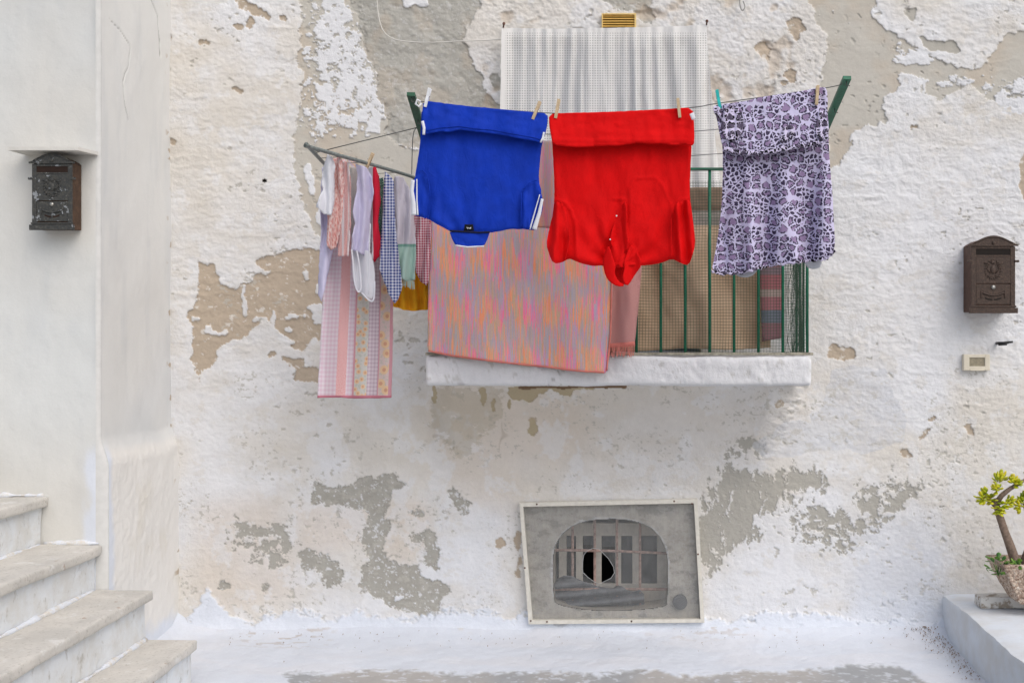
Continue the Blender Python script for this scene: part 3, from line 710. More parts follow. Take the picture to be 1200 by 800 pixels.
dirt = (sstep(.60, .66, fbm(X*26, Y*60, 4, 627))*np.clip(sstep(.35, .0, np.abs(PXg-330)/260)*sstep(722, 734, PYg)*sstep(768, 748, PYg)+.7*sstep(.5, 0, np.abs(PXg-830)/300)*sstep(735, 740, PYg)*sstep(760, 745, PYg), 0, 1))[..., None]
c = c*(1-dirt*.75)+np.array(srgb(172, 156, 138))*dirt*.75
yo = (sstep(1, .2, np.hypot((PXg-550)/35, (PYg-745)/7))*sstep(.4, .6, fbm(X*20, Y*40, 3, 629)))[..., None]; c = c*(1-yo*.6)+np.array(srgb(200, 180, 140))*yo*.6
gr_ = grid_obj('ground', np.stack([X, Y, h], -1), c, M_GROUND, None); tag(gr_, kind='structure')
g = G('street_paving', .85, .2); o = g.obj(); n1 = g.noise(o, 2, 6, .6); n2 = g.noise(o, 60, 4, .7)
M_ST = g.fin(g.mix(n1, srgb(150, 150, 150), srgb(176, 170, 162)), g.bump(n2, .002))
st = MB().add([(-40, -40, -.03), (40, -40, -.03), (40, .3, -.03), (-40, .3, -.03)], [(0, 1, 2, 3)]).build('street', M_ST, None); tag(st, kind='structure')

# ================================================================ right-hand ledge, block, planter, plants
LX = 1.462
P_ = []
m = wobbox(MB(), LX, 3.6, -1.5, .03, -.03, .21, 40, 60, 14, .018, .02, 700, -.02)
g = G('whitewashed_ledge', .92, .15); o = g.obj(); n1 = g.noise(o, 7, 6, .6); n2 = g.noise(o, 80, 4, .7)
ledge = m.build('ledge', g.fin(g.mix(g.smooth(n1, .35, .7), srgb(212, 218, 226), srgb(204, 206, 208)), g.bump(n2, .0015, 1, g.bump(n1, .012))), None, True)
tag(ledge, 'low whitewashed masonry ledge at the right, carrying the stone planter', 'ledge')
m = wobbox(MB(), (1148-CX)/F*4.72, 2.1, 4.70-D0, 4.79-D0, .212, .262, 30, 8, 6, .012, .006, 710)
g = G('flaking_painted_stone', .85, .2); o = g.obj(); n1 = g.noise(o, 25, 5, .65)
blk = m.build('stone_block', g.fin(g.mix(g.smooth(n1, .5, .6), srgb(206, 204, 200), srgb(150, 140, 128)), g.bump(n1, .004)), None, True)
tag(blk, 'long flaking pale stone block lying on the ledge under the planter', 'block')
# trough planter: tapering, pebble-dashed, hollow
def planter():
    y0, y1 = 4.53-D0, 4.76-D0
    zt, zb = .262+.178, .264
    xl_t, xl_b = (1164-CX)/F*4.66, (1194-CX)/F*4.60
    xr_t, xr_b = xl_t+.78, xl_b+.70
    N = 90; R = 16; rings = []
    def ring(xl, xr, ya_, yb_, z):
        q = resample([(xl, ya_), (xr, ya_), (xr, yb_), (xl, yb_)], .012); return [(a, b, z) for a, b in q]
    base = resample([(0, 0), (1, 0), (1, .35), (0, .35)], .014); n = len(base)
    V = []; 
    for k in range(R+1):
        t = k/R; xl = xl_b+(xl_t-xl_b)*t**.8; xr = xr_b+(xr_t-xr_b)*t**.8; a = y0+.04*(1-t); b = y1-.04*(1-t); z = zb+(zt-zb)*t
        for u_, w_ in base:
            x = xl+(xr-xl)*u_; y = a+(b-a)*w_/.35
            nn = (float(fbm(np.array(x*60+y*31), np.array(z*60+y*43), 3, 720))-.5)*.016
            V.append((x+(nn if u_ > .5 else -nn), y-nn, z+nn*.3))
    F_ = [(k*n+i, k*n+(i+1) % n, (k+1)*n+(i+1) % n, (k+1)*n+i) for k in range(R) for i in range(n)]
    o1 = len(V)
    for zz, s_ in ((zt, .9), (zt-.03, .88)):
        for u_, w_ in base:
            x = (xl_t+xr_t)/2+(u_-.5)*(xr_t-xl_t)*s_; y = (y0+y1)/2+(w_/.35-.5)*(y1-y0)*(s_-.08); V.append((x, y, zz))
    F_ += [(R*n+i, R*n+(i+1) % n, o1+(i+1) % n, o1+i) for i in range(n)]+[(o1+i, o1+(i+1) % n, o1+n+(i+1) % n, o1+n+i) for i in range(n)]
    F_ += [tuple(range(n))[::-1]]
    soil = [V[o1+n+i] for i in range(n)]
    return V, F_, soil
V, F_, soil = planter()
g = G('pebble_dash_concrete', .9, .2); o = g.obj(); vo = g.n('ShaderNodeTexVoronoi', {'Vector': o, 'Scale': 120.}, out='Color'); vd = g.n('ShaderNodeTexVoronoi', {'Vector': o, 'Scale': 120.}, out='Distance'); n1 = g.noise(o, 14, 4)
cc = g.ramp(g.sep(vo)[0], [(0, srgb(120, 98, 84)), (.3, srgb(176, 152, 136)), (.6, srgb(206, 188, 170)), (.85, srgb(150, 130, 116)), (1, srgb(222, 210, 196))])
cc = g.mix(g.smooth(n1, .5, .75, 0, .5), cc, srgb(140, 122, 106))
pl = thing('stone_planter', 'rough pebble-dash trough planter resting on the ledge at the right edge', 'planter', (1.9, 4.7-D0, .262))
mkobj('trough', V, F_, g.fin(cc, g.bump(g.m('SUBTRACT', 1., vd), .004)), pl, True)
mkobj('soil', soil, [tuple(range(len(soil)))], m_plain('dark_soil', (.05, .04, .03), .95, .4, 60, .004), pl, False)
M_BARK = m_plain('succulent_bark', srgb(126, 108, 96), .85, .25, 90, .002)
g = G('jade_leaf', .38, .5); o = g.obj(); gi = g.n('ShaderNodeObjectInfo', out='Random'); n1 = g.noise(o, 22, 2); n2 = g.noise(o, 160, 2)
cc = g.ramp(n1, [(.3, srgb(110, 134, 20)), (.48, srgb(168, 176, 18)), (.62, srgb(206, 198, 40)), (.75, srgb(200, 160, 60))])
M_JADE = g.fin(cc, g.bump(n2, .001)); g.b.inputs['Subsurface Weight'].default_value = .08
g = G('low_leaf', .45, .4); o = g.obj(); n1 = g.noise(o, 60, 2)
M_LEAF = g.fin(g.mix(g.smooth(n1, .35, .65), srgb(44, 92, 38), srgb(110, 150, 50)))
def leaf(m, c, dirv, L, wd, th):
    """fleshy spoon-shaped leaf"""
    dirv = Vector(dirv).normalized(); s = dirv.cross(Vector((0, 0, 1))); s = s.normalized() if s.length > .1 else Vector((1, 0, 0)); up = s.cross(dirv).normalized()
    rings = [(0, .12), (.25, .45), (.5, .85), (.72, 1), (.9, .7), (1, .15)]; V_ = []; K = 6
    for t_, r in rings:
        p = Vector(c)+dirv*L*t_+up*L*.25*t_*t_
        for k in range(K):
            a = 2*math.pi*k/K; V_.append(p+s*math.cos(a)*wd*r/2+up*math.sin(a)*th*r/2)
    F2 = [(i*K+k, i*K+(k+1) % K, (i+1)*K+(k+1) % K, (i+1)*K+k) for i in range(len(rings)-1) for k in range(K)]+[tuple(range(K))[::-1], tuple(range((len(rings)-1)*K, len(rings)*K))]
    m.add(V_, F2)
def rosette(m, c, ax, n, L, rnd):
    ax = Vector(ax).normalized(); s = ax.orthogonal().normalized(); b = ax.cross(s)
    for k in range(n):
        a = k*2.4+rnd.random()*.4; tilt = .25+1.15*(k/n); d_ = ax*math.cos(tilt)+(s*math.cos(a)+b*math.sin(a))*math.sin(tilt)
        leaf(m, Vector(c)+ax*(-.012*k/n)+d_*.003, d_, L*(.7+.45*rnd.random()), L*.62, L*.26)
jd = thing('jade_plant', 'small succulent tree with a thick bare trunk and yellow-green rosettes in the stone planter', 'plant', W(1192, 668, 4.70))
dj = 4.68
tr_pts = [(1194, 672), (1189, 655), (1184, 640), (1178, 624), (1172, 606), (1168, 592), (1166, 584)]
m = MB().tube([W(*p, dj) for p in tr_pts], [.024, .021, .020, .0175, .0165, .014, .012], 12)
m.tube([W(*p, dj+o_) for p, o_ in (((1167, 590), 0), ((1174, 580), -.01), ((1184, 572), -.02), ((1193, 567), -.01), ((1204, 560), .02))], [.013, .012, .010, .009, .006], 8)
m.tube([W(*p, dj) for p in ((1168, 594), (1162, 588), (1156, 583))], [.011, .009, .006], 8)
m.tube([W(*p, dj+.03) for p in ((1196, 668), (1206, 640), (1208, 612), (1202, 596), (1200, 590))], [.018, .016, .013, .009, .007], 8)
m.tube([W(*p, dj+.03) for p in ((1207, 625), (1216, 600), (1224, 578))], [.012, .01, .006], 8)
m.build('trunk', M_BARK, jd, True)
rr = random.Random(3); m = MB()
for (px, py, dz), ax in [((1154, 579, 0), (-1, -.5, .5)), ((1151, 584, -.02), (-1, -.4, -.2)), ((1160, 585, .01), (-.3, -1, -.1)), ((1169, 563, .0), (-.3, -.2, 1)), ((1174, 560, 0), (.1, -.3, 1)), ((1187, 564, -.02), (.2, -.5, 1)), ((1191, 566, -.03), (.6, -1, .2)),
                         ((1168, 573, -.02), (-.6, -1, .4)), ((1176, 592, -.02), (.4, -1, -.3)), ((1170, 597, -.03), (-.1, -.8, -.6)), ((1181, 587, -.01), (.8, -.7, 0)), ((1206, 557, 0), (.5, -.2, 1)), ((1198, 588, .02), (-.6, -.6, .6)), ((1201, 584, .02), (.2, -.5, 1)), ((1226, 574, 0), (0, 0, 1)), ((1194, 593, .0), (-.8, -.6, -.1)), ((1218, 590, 0), (.5, -.5, .5))]:
    rosette(m, W(px, py, dj+dz), ax, 11, .035, rr)
m.build('foliage', M_JADE, jd, True)
def low_plant(name, cx_, cy_, d_, lab, sd):
    r2 = random.Random(sd); m = MB(); b = W(cx_, cy_+12, d_)
    for k in range(34):
        a = r2.uniform(0, 6.28); r_ = .045*math.sqrt(r2.random()); p = (b[0]+r_*math.cos(a), b[1]+r_*math.sin(a)*.9, b[2]+r2.uniform(-.01, .055))
        leaf(m, p, (math.cos(a), math.sin(a), r2.uniform(-.6, .9)), r2.uniform(.022, .036), .022, .004)
    st_ = MB()
    for k in range(5): st_.tube([(b[0], b[1], b[2]-.02), (b[0]+.02*math.cos(k*1.3), b[1]+.02*math.sin(k*1.3), b[2]+.03)], .002, 5)
    t_ = thing(name, lab, 'plant', (b[0], b[1], b[2]-.02)); m.build('leaves', M_LEAF, t_, True); st_.build('stems', M_LEAF, t_, True)
low_plant('low_plant', 1170, 657, 4.60, 'tuft of small dark green leaves over the left rim of the planter', 5)
low_plant('low_plant', 1198, 660, 4.58, 'tuft of small green leaves at the foot of the succulent trunk', 6)

# fallen leaves and crumbs swept into the corner by the ledge
rr = random.Random(11); m = MB()
for k in range(420):
    if k < 300:
        t_ = rr.random()**1.6; x = LX-.02-abs(rr.gauss(0, .03+.05*(1-t_)*0+.02))-(.0 if t_ > .1 else rr.random()*.1); y = -.03-t_*.62
    else: x = rr.uniform(-1.9, 1.3); y = -.05-abs(rr.gauss(0, .12))
    x += -.0*y
    zc = .012+.05*math.exp(y/.045)+.03*math.exp(y/.18); s_ = rr.uniform(.002, .007) if k < 300 else rr.uniform(.002, .005); a = rr.uniform(0, 3.14); ca, sa = math.cos(a)*s_, math.sin(a)*s_
    m.add([(x-ca, y-sa, zc-.004), (x+sa*.4, y-ca*.4, zc+.001), (x+ca, y+sa, zc), (x-sa*.4, y+ca*.4, zc+.003)], [(0, 1, 2, 3)])
lf = m.build('leaf_litter', m_plain('dry_leaf', srgb(124, 100, 76), .9, .35, 80), None); tag(lf, 'scatter of dry brown leaf crumbs along the foot of the wall and ledge', 'leaf litter', kind='stuff')
# ================================================================ railing, rack, lines
M_GREEN = m_plain('green_painted_iron', srgb(20, 98, 72), .45, .2, 60, .0004)
M_GREEND = m_plain('dark_green_painted_iron', srgb(34, 84, 60), .5, .2, 60, .0004)
M_BARE = m_plain('weathered_bottom_rail', srgb(150, 146, 132), .7, .35, 50, .0008)
M_RACK = m_plain('grey_green_tube', srgb(118, 126, 124), .5, .2, 60, .0004)
M_WIRE = m_plain('dark_wire', srgb(70, 74, 72), .5, .1)
RD = 4.60
rl = thing('balcony_railing', 'green iron balcony railing with vertical bars, lined with plastic netting', 'railing', (0, RD-D0, SZT))
yT, yB = 199, 414.5
def rbar(px, name='baluster', r=.0065): MB().tube([W(px, yT, RD), W(px, yB, RD)], r, 8).build(name, M_GREEN, rl, True)
RX = W(946, 0, RD)[0]; RXL = W(507, 0, RD)[0]
for k in range(16): rbar(946-28.6*k)
zT, zB = W(0, yT, RD)[2], W(0, yB, RD)[2]
for k in range(1, 4):
    for X_ in (RX, RXL): MB().tube([(X_, RD-D0+.1*k, zT), (X_, RD-D0+.1*k, zB)], .0055, 8).build('baluster', M_GREEN, rl, True)
m = MB().box(RXL-.012, RX+.012, RD-D0-.012, RD-D0+.012, zT-.003, zT+.008, .002)
for X_ in (RX, RXL): m.box(X_-.012, X_+.012, RD-D0+.013, .0, zT-.003, zT+.008, .002)
m.build('top_rail', M_GREEN, rl)
m = MB().box(RXL-.03, RX+.025, RD-D0-.009, RD-D0+.009, zB-.006, zB+.006, .002)
for X_ in (RX, RXL): m.box(X_-.009, X_+.009, RD-D0+.010, .0, zB-.006, zB+.006, .002)
m.build('bottom_rail', M_BARE, rl)
def netting():
    m = MB(); r = .0009; s_ = .0128
    yo = RD-D0+.012
    za, zb = W(0, 211, RD)[2], zB+.004
    def wob(a, b, sd): return (float(vn(np.array(a*9.), np.array(b*9.), sd))-.5)
    xs_ = np.arange(RXL+.01, RX, s_)
    for i, x in enumerate(xs_): m.tube([(x+.006*wob(x, z, 1), yo+.014*wob(x*.5, z, 2), z) for z in np.linspace(zb, za, 9)], r, 4, False)
    for z in np.arange(zb+.006, za, s_): m.tube([(x, yo+.014*wob(x*.5, z, 2), z+.006*wob(x, z, 3)) for x in np.linspace(RXL+.01, RX, 24)], r, 4, False)
    for y in np.arange(yo, -.02, s_): m.tube([(RX-.012+.02*wob(y, z, 5), y, z) for z in np.linspace(zb, za, 9)], r, 4, False)
    for z in np.arange(zb+.006, za, s_): m.tube([(RX-.012+.02*wob(y, z, 5), y, z) for y in np.linspace(yo, -.02, 8)], r, 4, False)
    # a crumpled spare end of net folded back on itself by the corner post
    for k in range(9):
        x0_ = RX-.035-.006*k; m.tube([(x0_+.03*wob(k, z*2, 8), yo+.02+.02*wob(k*3, z, 9), z) for z in np.linspace(zb, za, 14)], r*1.1, 4, False)
    for z in np.arange(zb+.004, za, .009): m.tube([(RX-.09+.012*j, yo+.02+.03*wob(j*2, z*2, 11), z+.012*wob(j*2, z, 12)) for j in range(7)], r*1.1, 4, False)
    m.build('netting', m_plain('green_plastic_net', srgb(46, 74, 58), .6, .1), rl)
netting()
# tarp hanging inside the railing
g = G('beige_canvas', .85, .2); uv = g.uv(); s_ = g.sep(uv); n1 = g.noise(uv, 4, 4)
cc = g.mix(g.smooth(n1, .3, .7), srgb(196, 168, 140), srgb(212, 186, 160)); cc = g.mix(g.smooth(s_[1], .552, .556), cc, srgb(158, 150, 142)); cc = g.mix(g.smooth(s_[1], .618, .622), cc, srgb(150, 128, 110))
def tarpfold(x, y): return .03*np.sin(x/15+np.sin(y/40))*sstep(230, 330, y)+(fbm(x/26, y/50, 3, 5)-.5)*.07+.012*np.exp(-((y-248)/3)**2)
tp = sheet('privacy_canvas', [(585, 221), (906, 219), (905, 300), (903, 407), (860, 410), (800, 408), (745, 412), (590, 412)], 4.68, g.fin(cc, g.bump(g.noise(uv, 30, 3), .002)), None, 4, tarpfold, 0, .003, 0)
tag(tp, 'beige canvas sheet with a grey top band hung inside the netted balcony railing', 'canvas')
g = G('striped_terry', .95, .1); uv = g.uv(); s_ = g.sep(uv)
cc = g.ramp(g.m('FRACT', g.m('MULTIPLY', s_[1], 3.1)), [(0, srgb(130, 70, 104)), (.25, srgb(60, 104, 140)), (.42, srgb(176, 90, 120)), (.6, srgb(188, 170, 168)), (.7, srgb(180, 80, 110)), (.9, srgb(120, 100, 130))], 'CONSTANT')
cc = g.mix(.4, cc, srgb(168, 146, 130))
tw = sheet('striped_towel', [(890, 312), (916, 310), (917, 396), (893, 400)], 4.64, g.fin(cc, g.bump(g.noise(uv, 300, 2), .001)), None, 3, lambda x, y: .01*np.sin(x/5), 0, .004, 0)
tag(tw, 'small towel in muted pink and blue bands hanging behind the netting near the railing corner', 'towel')
g = G('green_pole', .5)
# clothes line arms
AL0, AL1 = W(508, 199, 4.60), W(482, 112, 3.88); AR0, AR1 = W(946, 199, 4.60), W(992, 93, 3.85)
def lerp(a, b, t): return tuple(a[i]+(b[i]-a[i])*t for i in range(3))
def arm(a, b, lab, notch):
    t_ = thing('clothesline_bracket', lab, 'clothesline bracket', a, 'clothesline brackets')
    A_, B_ = Vector(a), Vector(b); d_ = (B_-A_).normalized(); s = Vector((1, 0, 0)); s = (s-d_*s.dot(d_)).normalized(); u_ = s.cross(d_).normalized()
    w_, h_ = .0145, .007; v = []
    B2 = B_+d_*.012
    for P in (A_, B2):
        for i, j in ((-1, -1), (1, -1), (1, 1), (-1, 1)): v.append(P+s*w_*i+u_*h_*j)
    MB().add(v, [(0, 1, 2, 3), (7, 6, 5, 4), (0, 4, 5, 1), (1, 5, 6, 2), (2, 6, 7, 3), (3, 7, 4, 0)]).build('bar', M_GREEND if notch else M_GREEN, t_)
    for k in range(4):
        P = A_+(B_-A_)*(.2+.265*k); MB().tube([P-u_*.004-s*.0, P+u_*.022, P+u_*.024+s*.012], .002, 6).build('eyelet', M_WIRE, t_, True)
arm(AL0, AL1, 'green metal clothesline arm left of the blue shirt, slanting out from the railing', True)
arm(AR0, AR1, 'green metal clothesline arm at the right end, beside the leopard dress', False)
def curve_pts(P, n=8):
    """smooth curve through points"""
    out = []
    for i in range(len(P)-1):
        p0, p1, p2, p3 = P[max(i-1, 0)], P[i], P[i+1], P[min(i+2, len(P)-1)]
        for k in range(n):
            t = k/n; out.append(tuple(.5*((2*p1[j])+(-p0[j]+p2[j])*t+(2*p0[j]-5*p1[j]+4*p2[j]-p3[j])*t*t+(-p0[j]+3*p1[j]-3*p2[j]+p3[j])*t**3) for j in range(3)))
    out.append(tuple(P[-1])); return out
fl = [W(486, 114, 3.88), W(500, 120, 3.89), W(640, 132.5, 3.89), W(725, 132, 3.89), W(812, 126, 3.885), W(843, 121, 3.88), W(969, 103, 3.865), W(987, 97, 3.85)]
tag(MB().tube(curve_pts(fl), .0016, 6).build('clothesline', M_WIRE, None, True), 'outermost clothesline, sagging between the green brackets and carrying both polo shirts', 'clothesline', 'clotheslines')
for t, sag, w in ((.66, .062, 'second clothesline from the street'), (.33, .05, 'third clothesline from the street'), (.12, .045, 'innermost clothesline, next to the railing')):
    a, b = lerp(AL0, AL1, t), lerp(AR0, AR1, t)
    pts = [(a[0]+(b[0]-a[0])*k/24, a[1]+(b[1]-a[1])*k/24, a[2]+(b[2]-a[2])*k/24-sag*4*(k/24)*(1-k/24)) for k in range(25)]
    tag(MB().tube(pts, .0014, 6).build('clothesline', M_WIRE, None, True), w+', bare wire between red shirt and leopard dress', 'clothesline', 'clotheslines')
# side rack
rk = thing('drying_rack', 'grey-green tube drying rack sticking out at the left of the balcony, hung with small laundry', 'drying rack', W(485, 208, 4.62))
ZR = 2.10
A_ = (-1.178, 3.89-D0, ZR); Bp = (-.944, 4.60-D0, ZR); Cc = (-1.325, -.01, ZR)
def near(a, b, r):
    L = math.dist(a, b); return lerp(a, b, r/L)
pts = [Cc, near(A_, Cc, .04), lerp(near(A_, Cc, .012), near(A_, Bp, .012), .5), near(A_, Bp, .04), near(Bp, A_, .03), (Bp[0]+.003, Bp[1]+.02, ZR-.015), (Bp[0]+.004, Bp[1]+.03, ZR-.06)]
MB().tube(curve_pts(pts, 6), .0075, 10).build('frame_tube', M_RACK, rk, True)
def onAB(t): return lerp(A_, Bp, t)
def onAC(t): return lerp(A_, Cc, t)
for t in (.12, .30, .48, .66, .84):
    MB().tube([onAB(t), onAC(t*.75)], .0013, 5).build('cross_wire', M_WIRE, rk, True)
MB().tube([onAC(.12), lerp(AL0, AL1, .62)], .0018, 6).build('stay_wire', M_WIRE, rk, True)
lp = lerp(AL0, AL1, .6)
MB().tube(curve_pts([lp, W(487, 151, 4.2), W(484, 160, 4.3), W(483, 180, 4.4), W(482.5, 204, 4.56)], 6), .002, 6).build('hanging_loop', M_RACK, rk, True)

# ================================================================ pegs
def make_peg(name, mat, lab):
    t_ = thing(name, lab, 'clothes peg', (0, 0, 0), 'pegs on the outer clothesline')
    for s, nm in ((-1, 'front_jaw'), (1, 'back_jaw')):
        # side profile (y,z): thick in the middle, thin tips
        prof = [(.001*s, -.034), (.006*s, -.034), (.0085*s, -.01), (.0075*s, .006), (.011*s, .034), (.007*s, .036), (.0018*s, .008), (.0012*s, -.012)]
        n = len(prof); v = [(x, y, z) for x in (-.0052, .0052) for y, z in prof]
        MB().add(v, [tuple(range(n)), tuple(range(2*n-1, n-1, -1))]+[(i, i+n, (i+1) % n+n, (i+1) % n) for i in range(n)]).build(nm, mat, t_)
    MB().tube([(-.0075, -.0095, .004), (-.0065, 0, .0055), (-.0065, 0, .0055), (.0065, 0, .0055), (.0075, -.0095, .004)], .0012, 5).build('spring', M_WIRE, t_)
    return t_
M_WOODP = m_plain('peg_wood', srgb(196, 174, 142), .75, .15, 120)
M_WHP = m_plain('white_peg_plastic', srgb(226, 228, 232), .4, .03)
M_TEAL = m_plain('teal_peg_plastic', srgb(30, 178, 176), .4, .08)
def put(o, px, py, d, rz, label, tilt=0):
    o.location = W(px, py, d); o.rotation_euler = (tilt, math.radians(rz), 0); o['label'] = label
pw = make_peg('clothes_peg', M_WOODP, 'x')
P2 = [(pw, 628.5, 130, 22, 'wooden peg holding the right end of the blue shirt'), (copy_tree(pw), 653, 128, 10, 'wooden peg holding the left end of the red shirt'), (copy_tree(pw), 795.5, 127, -6, 'wooden peg holding the right end of the red shirt'), (copy_tree(pw), 957.5, 112, 4, 'wooden peg near the right end of the leopard dress')]
for o_, a, b, r, l in P2: put(o_, a, b, 3.865 if a < 900 else 3.85, r, l)
p_ = make_peg('clothes_peg', M_WHP, 'x'); put(p_, 501, 115, 3.87, 14, 'white plastic peg on the left corner of the blue shirt')
p_ = make_peg('clothes_peg', M_TEAL, 'x'); put(p_, 842, 117, 3.86, -10, 'teal plastic peg on the left corner of the leopard dress')
for px, py, l in ((396, 190, 'small wooden peg on the side rack at the rust-coloured cloth'), (433, 189, 'small wooden peg standing up on the side rack behind its tube')):
    c_ = copy_tree(pw); put(c_, px, py, 4.16 if px < 400 else 4.26, 24, l); c_['group'] = 'pegs on the side rack'
m = MB().tube([W(493, 119, 3.875), W(489, 117, 3.87), W(487, 122, 3.87), W(491, 125, 3.87), W(494, 121, 3.87)], .004, 8)
tag(m.build('line_clip', M_WHP, None, True), 'small white twisted clip tying the line beside the white peg', 'clip')

# ================================================================ laundry on the front line
def drape(a1=.028, a2=.006, sd=1, vert=70):
    return lambda x, y: (fbm(x/20, y/vert, 3, sd)-.5)*a1+(fbm((x+y*.5)/9, (y-x*.4)/26, 3, sd+4)-.5)*a2
def solidcol(c, v=.12, s_=14): return lambda g, uv: g.mix(g.smooth(g.noise(uv, s_, 3), .3, .7), tuple(k*(1-v) for k in c), tuple(min(1, k*(1+v)) for k in c))
BLUE = srgb(16, 56, 176); RED = srgb(218, 6, 10)
M_BLUE = cloth_mat('royal_blue_jersey', solidcol(BLUE, .1), 90, .002, .72, .10)
M_WHITEC = cloth_mat('white_trim', solidcol(srgb(222, 224, 232), .03), 60, .001, .85, .1)
M_RED = cloth_mat('bright_red_jersey', solidcol(RED, .06), 80, .0018, .78, .12)
bs = thing('polo_shirt', 'royal blue polo shirt with white side stripes, hung upside down on the line', 'shirt', W(565, 289, 3.88))
bf = drape(.022, .006, 21)
def radial(cx, cy, k, amp, sd): return lambda x, y: amp*np.sin(np.arctan2(x-cx, cy+14-y)*k+3*fbm(x/30, y/30, 2, sd))*np.exp(-np.hypot(x-cx, y-cy)/60)*sstep(0, 14, np.hypot(x-cx, y-cy))
br = radial(550, 285, 13, .006, 3); rrd = radial(724, 300, 12, .007, 4); bpk = radial(500, 118, 9, .006, 6); bpk2 = radial(632, 128, 9, .006, 8)
bd = lambda x, y: 3.895+bf(x, y)+br(x, y)+bpk(x, y)+bpk2(x, y)+.004*np.sin((x+y*.5)/7+3*fbm(x/25, y/25, 2, 9))*sstep(200, 260, y)
BODY = [(494, 122), (560, 127), (642, 134), (640, 150), (636, 165), (633, 185), (631, 212), (635, 225), (633, 240), (624, 266), (611, 269), (598, 268), (586, 271), (574, 273), (530, 272), (514, 264), (509, 261), (501, 256), (491, 250), (488, 240), (486, 209), (489, 190), (491, 178), (493, 160)]
sheet('body', BODY, bd, M_BLUE, bs, 2.5, None, .006, 0, 1)
BAND = [(496, 118.5), (520, 121), (542, 124), (585, 128), (625, 132), (642, 133), (641.5, 145), (639, 158), (634, 168), (625, 165), (610, 163), (597, 160), (578, 156.5), (556, 154.5), (537, 152), (527, 155), (515, 154), (496, 158), (494, 150), (495, 130)]
bandd = lambda x, y: 3.87-.012*sstep(120, 160, y)+bf(x, y)*.8+(fbm(x/16, y/9, 3, 33)-.5)*.010
sheet('folded_hem', BAND, bandd, M_BLUE, bs, 2.2, None, 0, .005, 1)
strip('hem_seam', [(497, 153.5), (515, 150), (537, 148), (556, 150.5), (578, 152.5), (597, 156), (625, 161), (635, 164)], .8, lambda x, y: bandd(x, y), M_BLUE, bs, .004)
SL = [(489, 203), (496, 200), (501, 206), (503, 225), (503, 245), (501, 257), (493, 254), (484, 252.5), (483, 235), (482, 222), (484, 212)]
sheet('sleeve', SL, lambda x, y: 3.868+(fbm(x/5, y/30, 2, 44)-.5)*.03, M_BLUE, bs, 2, None, .008, 0, 1)
SR = [(613, 222), (620, 214), (630, 211), (634, 224), (637, 240), (634, 252), (628, 270), (620, 269.5), (611, 268), (611, 245)]
sheet('sleeve', SR, lambda x, y: 3.868+(fbm(x/5, y/30, 2, 46)-.5)*.03, M_BLUE, bs, 2, None, .008, 0, 1)
sl = lambda x, y: 3.858+0*x
strip('white_stripe', [(484, 211), (482.5, 224), (484.5, 238), (485, 252)], (4, 6), sl, M_WHITEC, bs, .004)
strip('white_stripe', [(488.5, 210), (488.5, 235), (489.5, 252)], (1.2, 1.8), sl, M_WHITEC, bs, .003)
strip('white_stripe', [(635.5, 233), (632, 250), (626, 269)], (3, 5.5), sl, M_WHITEC, bs, .004)
strip('white_stripe', [(632.5, 228), (628, 244), (621, 268.5)], (1, 1.8), sl, M_WHITEC, bs, .003)
strip('side_vent_trim', [(495, 142), (497, 150), (496.5, 158)], (3.5, 3), bandd, M_WHITEC, bs, .007)
strip('side_vent_trim', [(637.5, 155), (636, 162), (633.5, 167)], (2.2, 2.2), bandd, M_WHITEC, bs, .007)
for P_ in ([(488, 200.5), (496, 200), (501, 206), (503.5, 225), (503.5, 245), (501, 257)], [(613, 222), (620, 214), (630, 211)], [(611, 226), (610.5, 250), (610.5, 266)]):
    strip('armhole_seam', P_, .9, lambda x, y: 3.866+(fbm(x/5, y/30, 2, 44)-.5)*.03, M_BLUE, bs, .006)
COLL = [(526, 270), (545, 271.5), (574, 271), (572, 279), (567, 289), (548, 290), (534, 288), (530, 281)]
cd = lambda x, y: 3.865+(fbm(x/9, y/9, 2, 51)-.5)*.008
sheet('collar', COLL, cd, M_BLUE, bs, 2, None, 0, .006, 1)
strip('collar_piping', [(534, 287.5), (548, 289.5), (567, 288.5)], 1.6, cd, M_WHITEC, bs, .005)
strip('neck_tape', [(527, 270.5), (545, 271.5), (560, 272.5), (574, 272)], 2, cd, cloth_mat('navy_tape', solidcol((.015, .016, .04)), 50), bs, .005)
M_TAGB = cloth_mat('black_label', solidcol((.012, .012, .014)), 60)
sheet('neck_label', [(544.5, 263), (554.5, 263), (555.5, 270.5), (543.5, 270.5)], 3.872, M_TAGB, bs, 2, None, 0, .002, 0, edge_noise=0)
strip('label_mark', [(547, 266.3), (548.3, 268.4), (549.5, 266.8), (550.7, 268.4), (552, 266.3)], .7, 3.869, M_WHITEC, bs, .003)

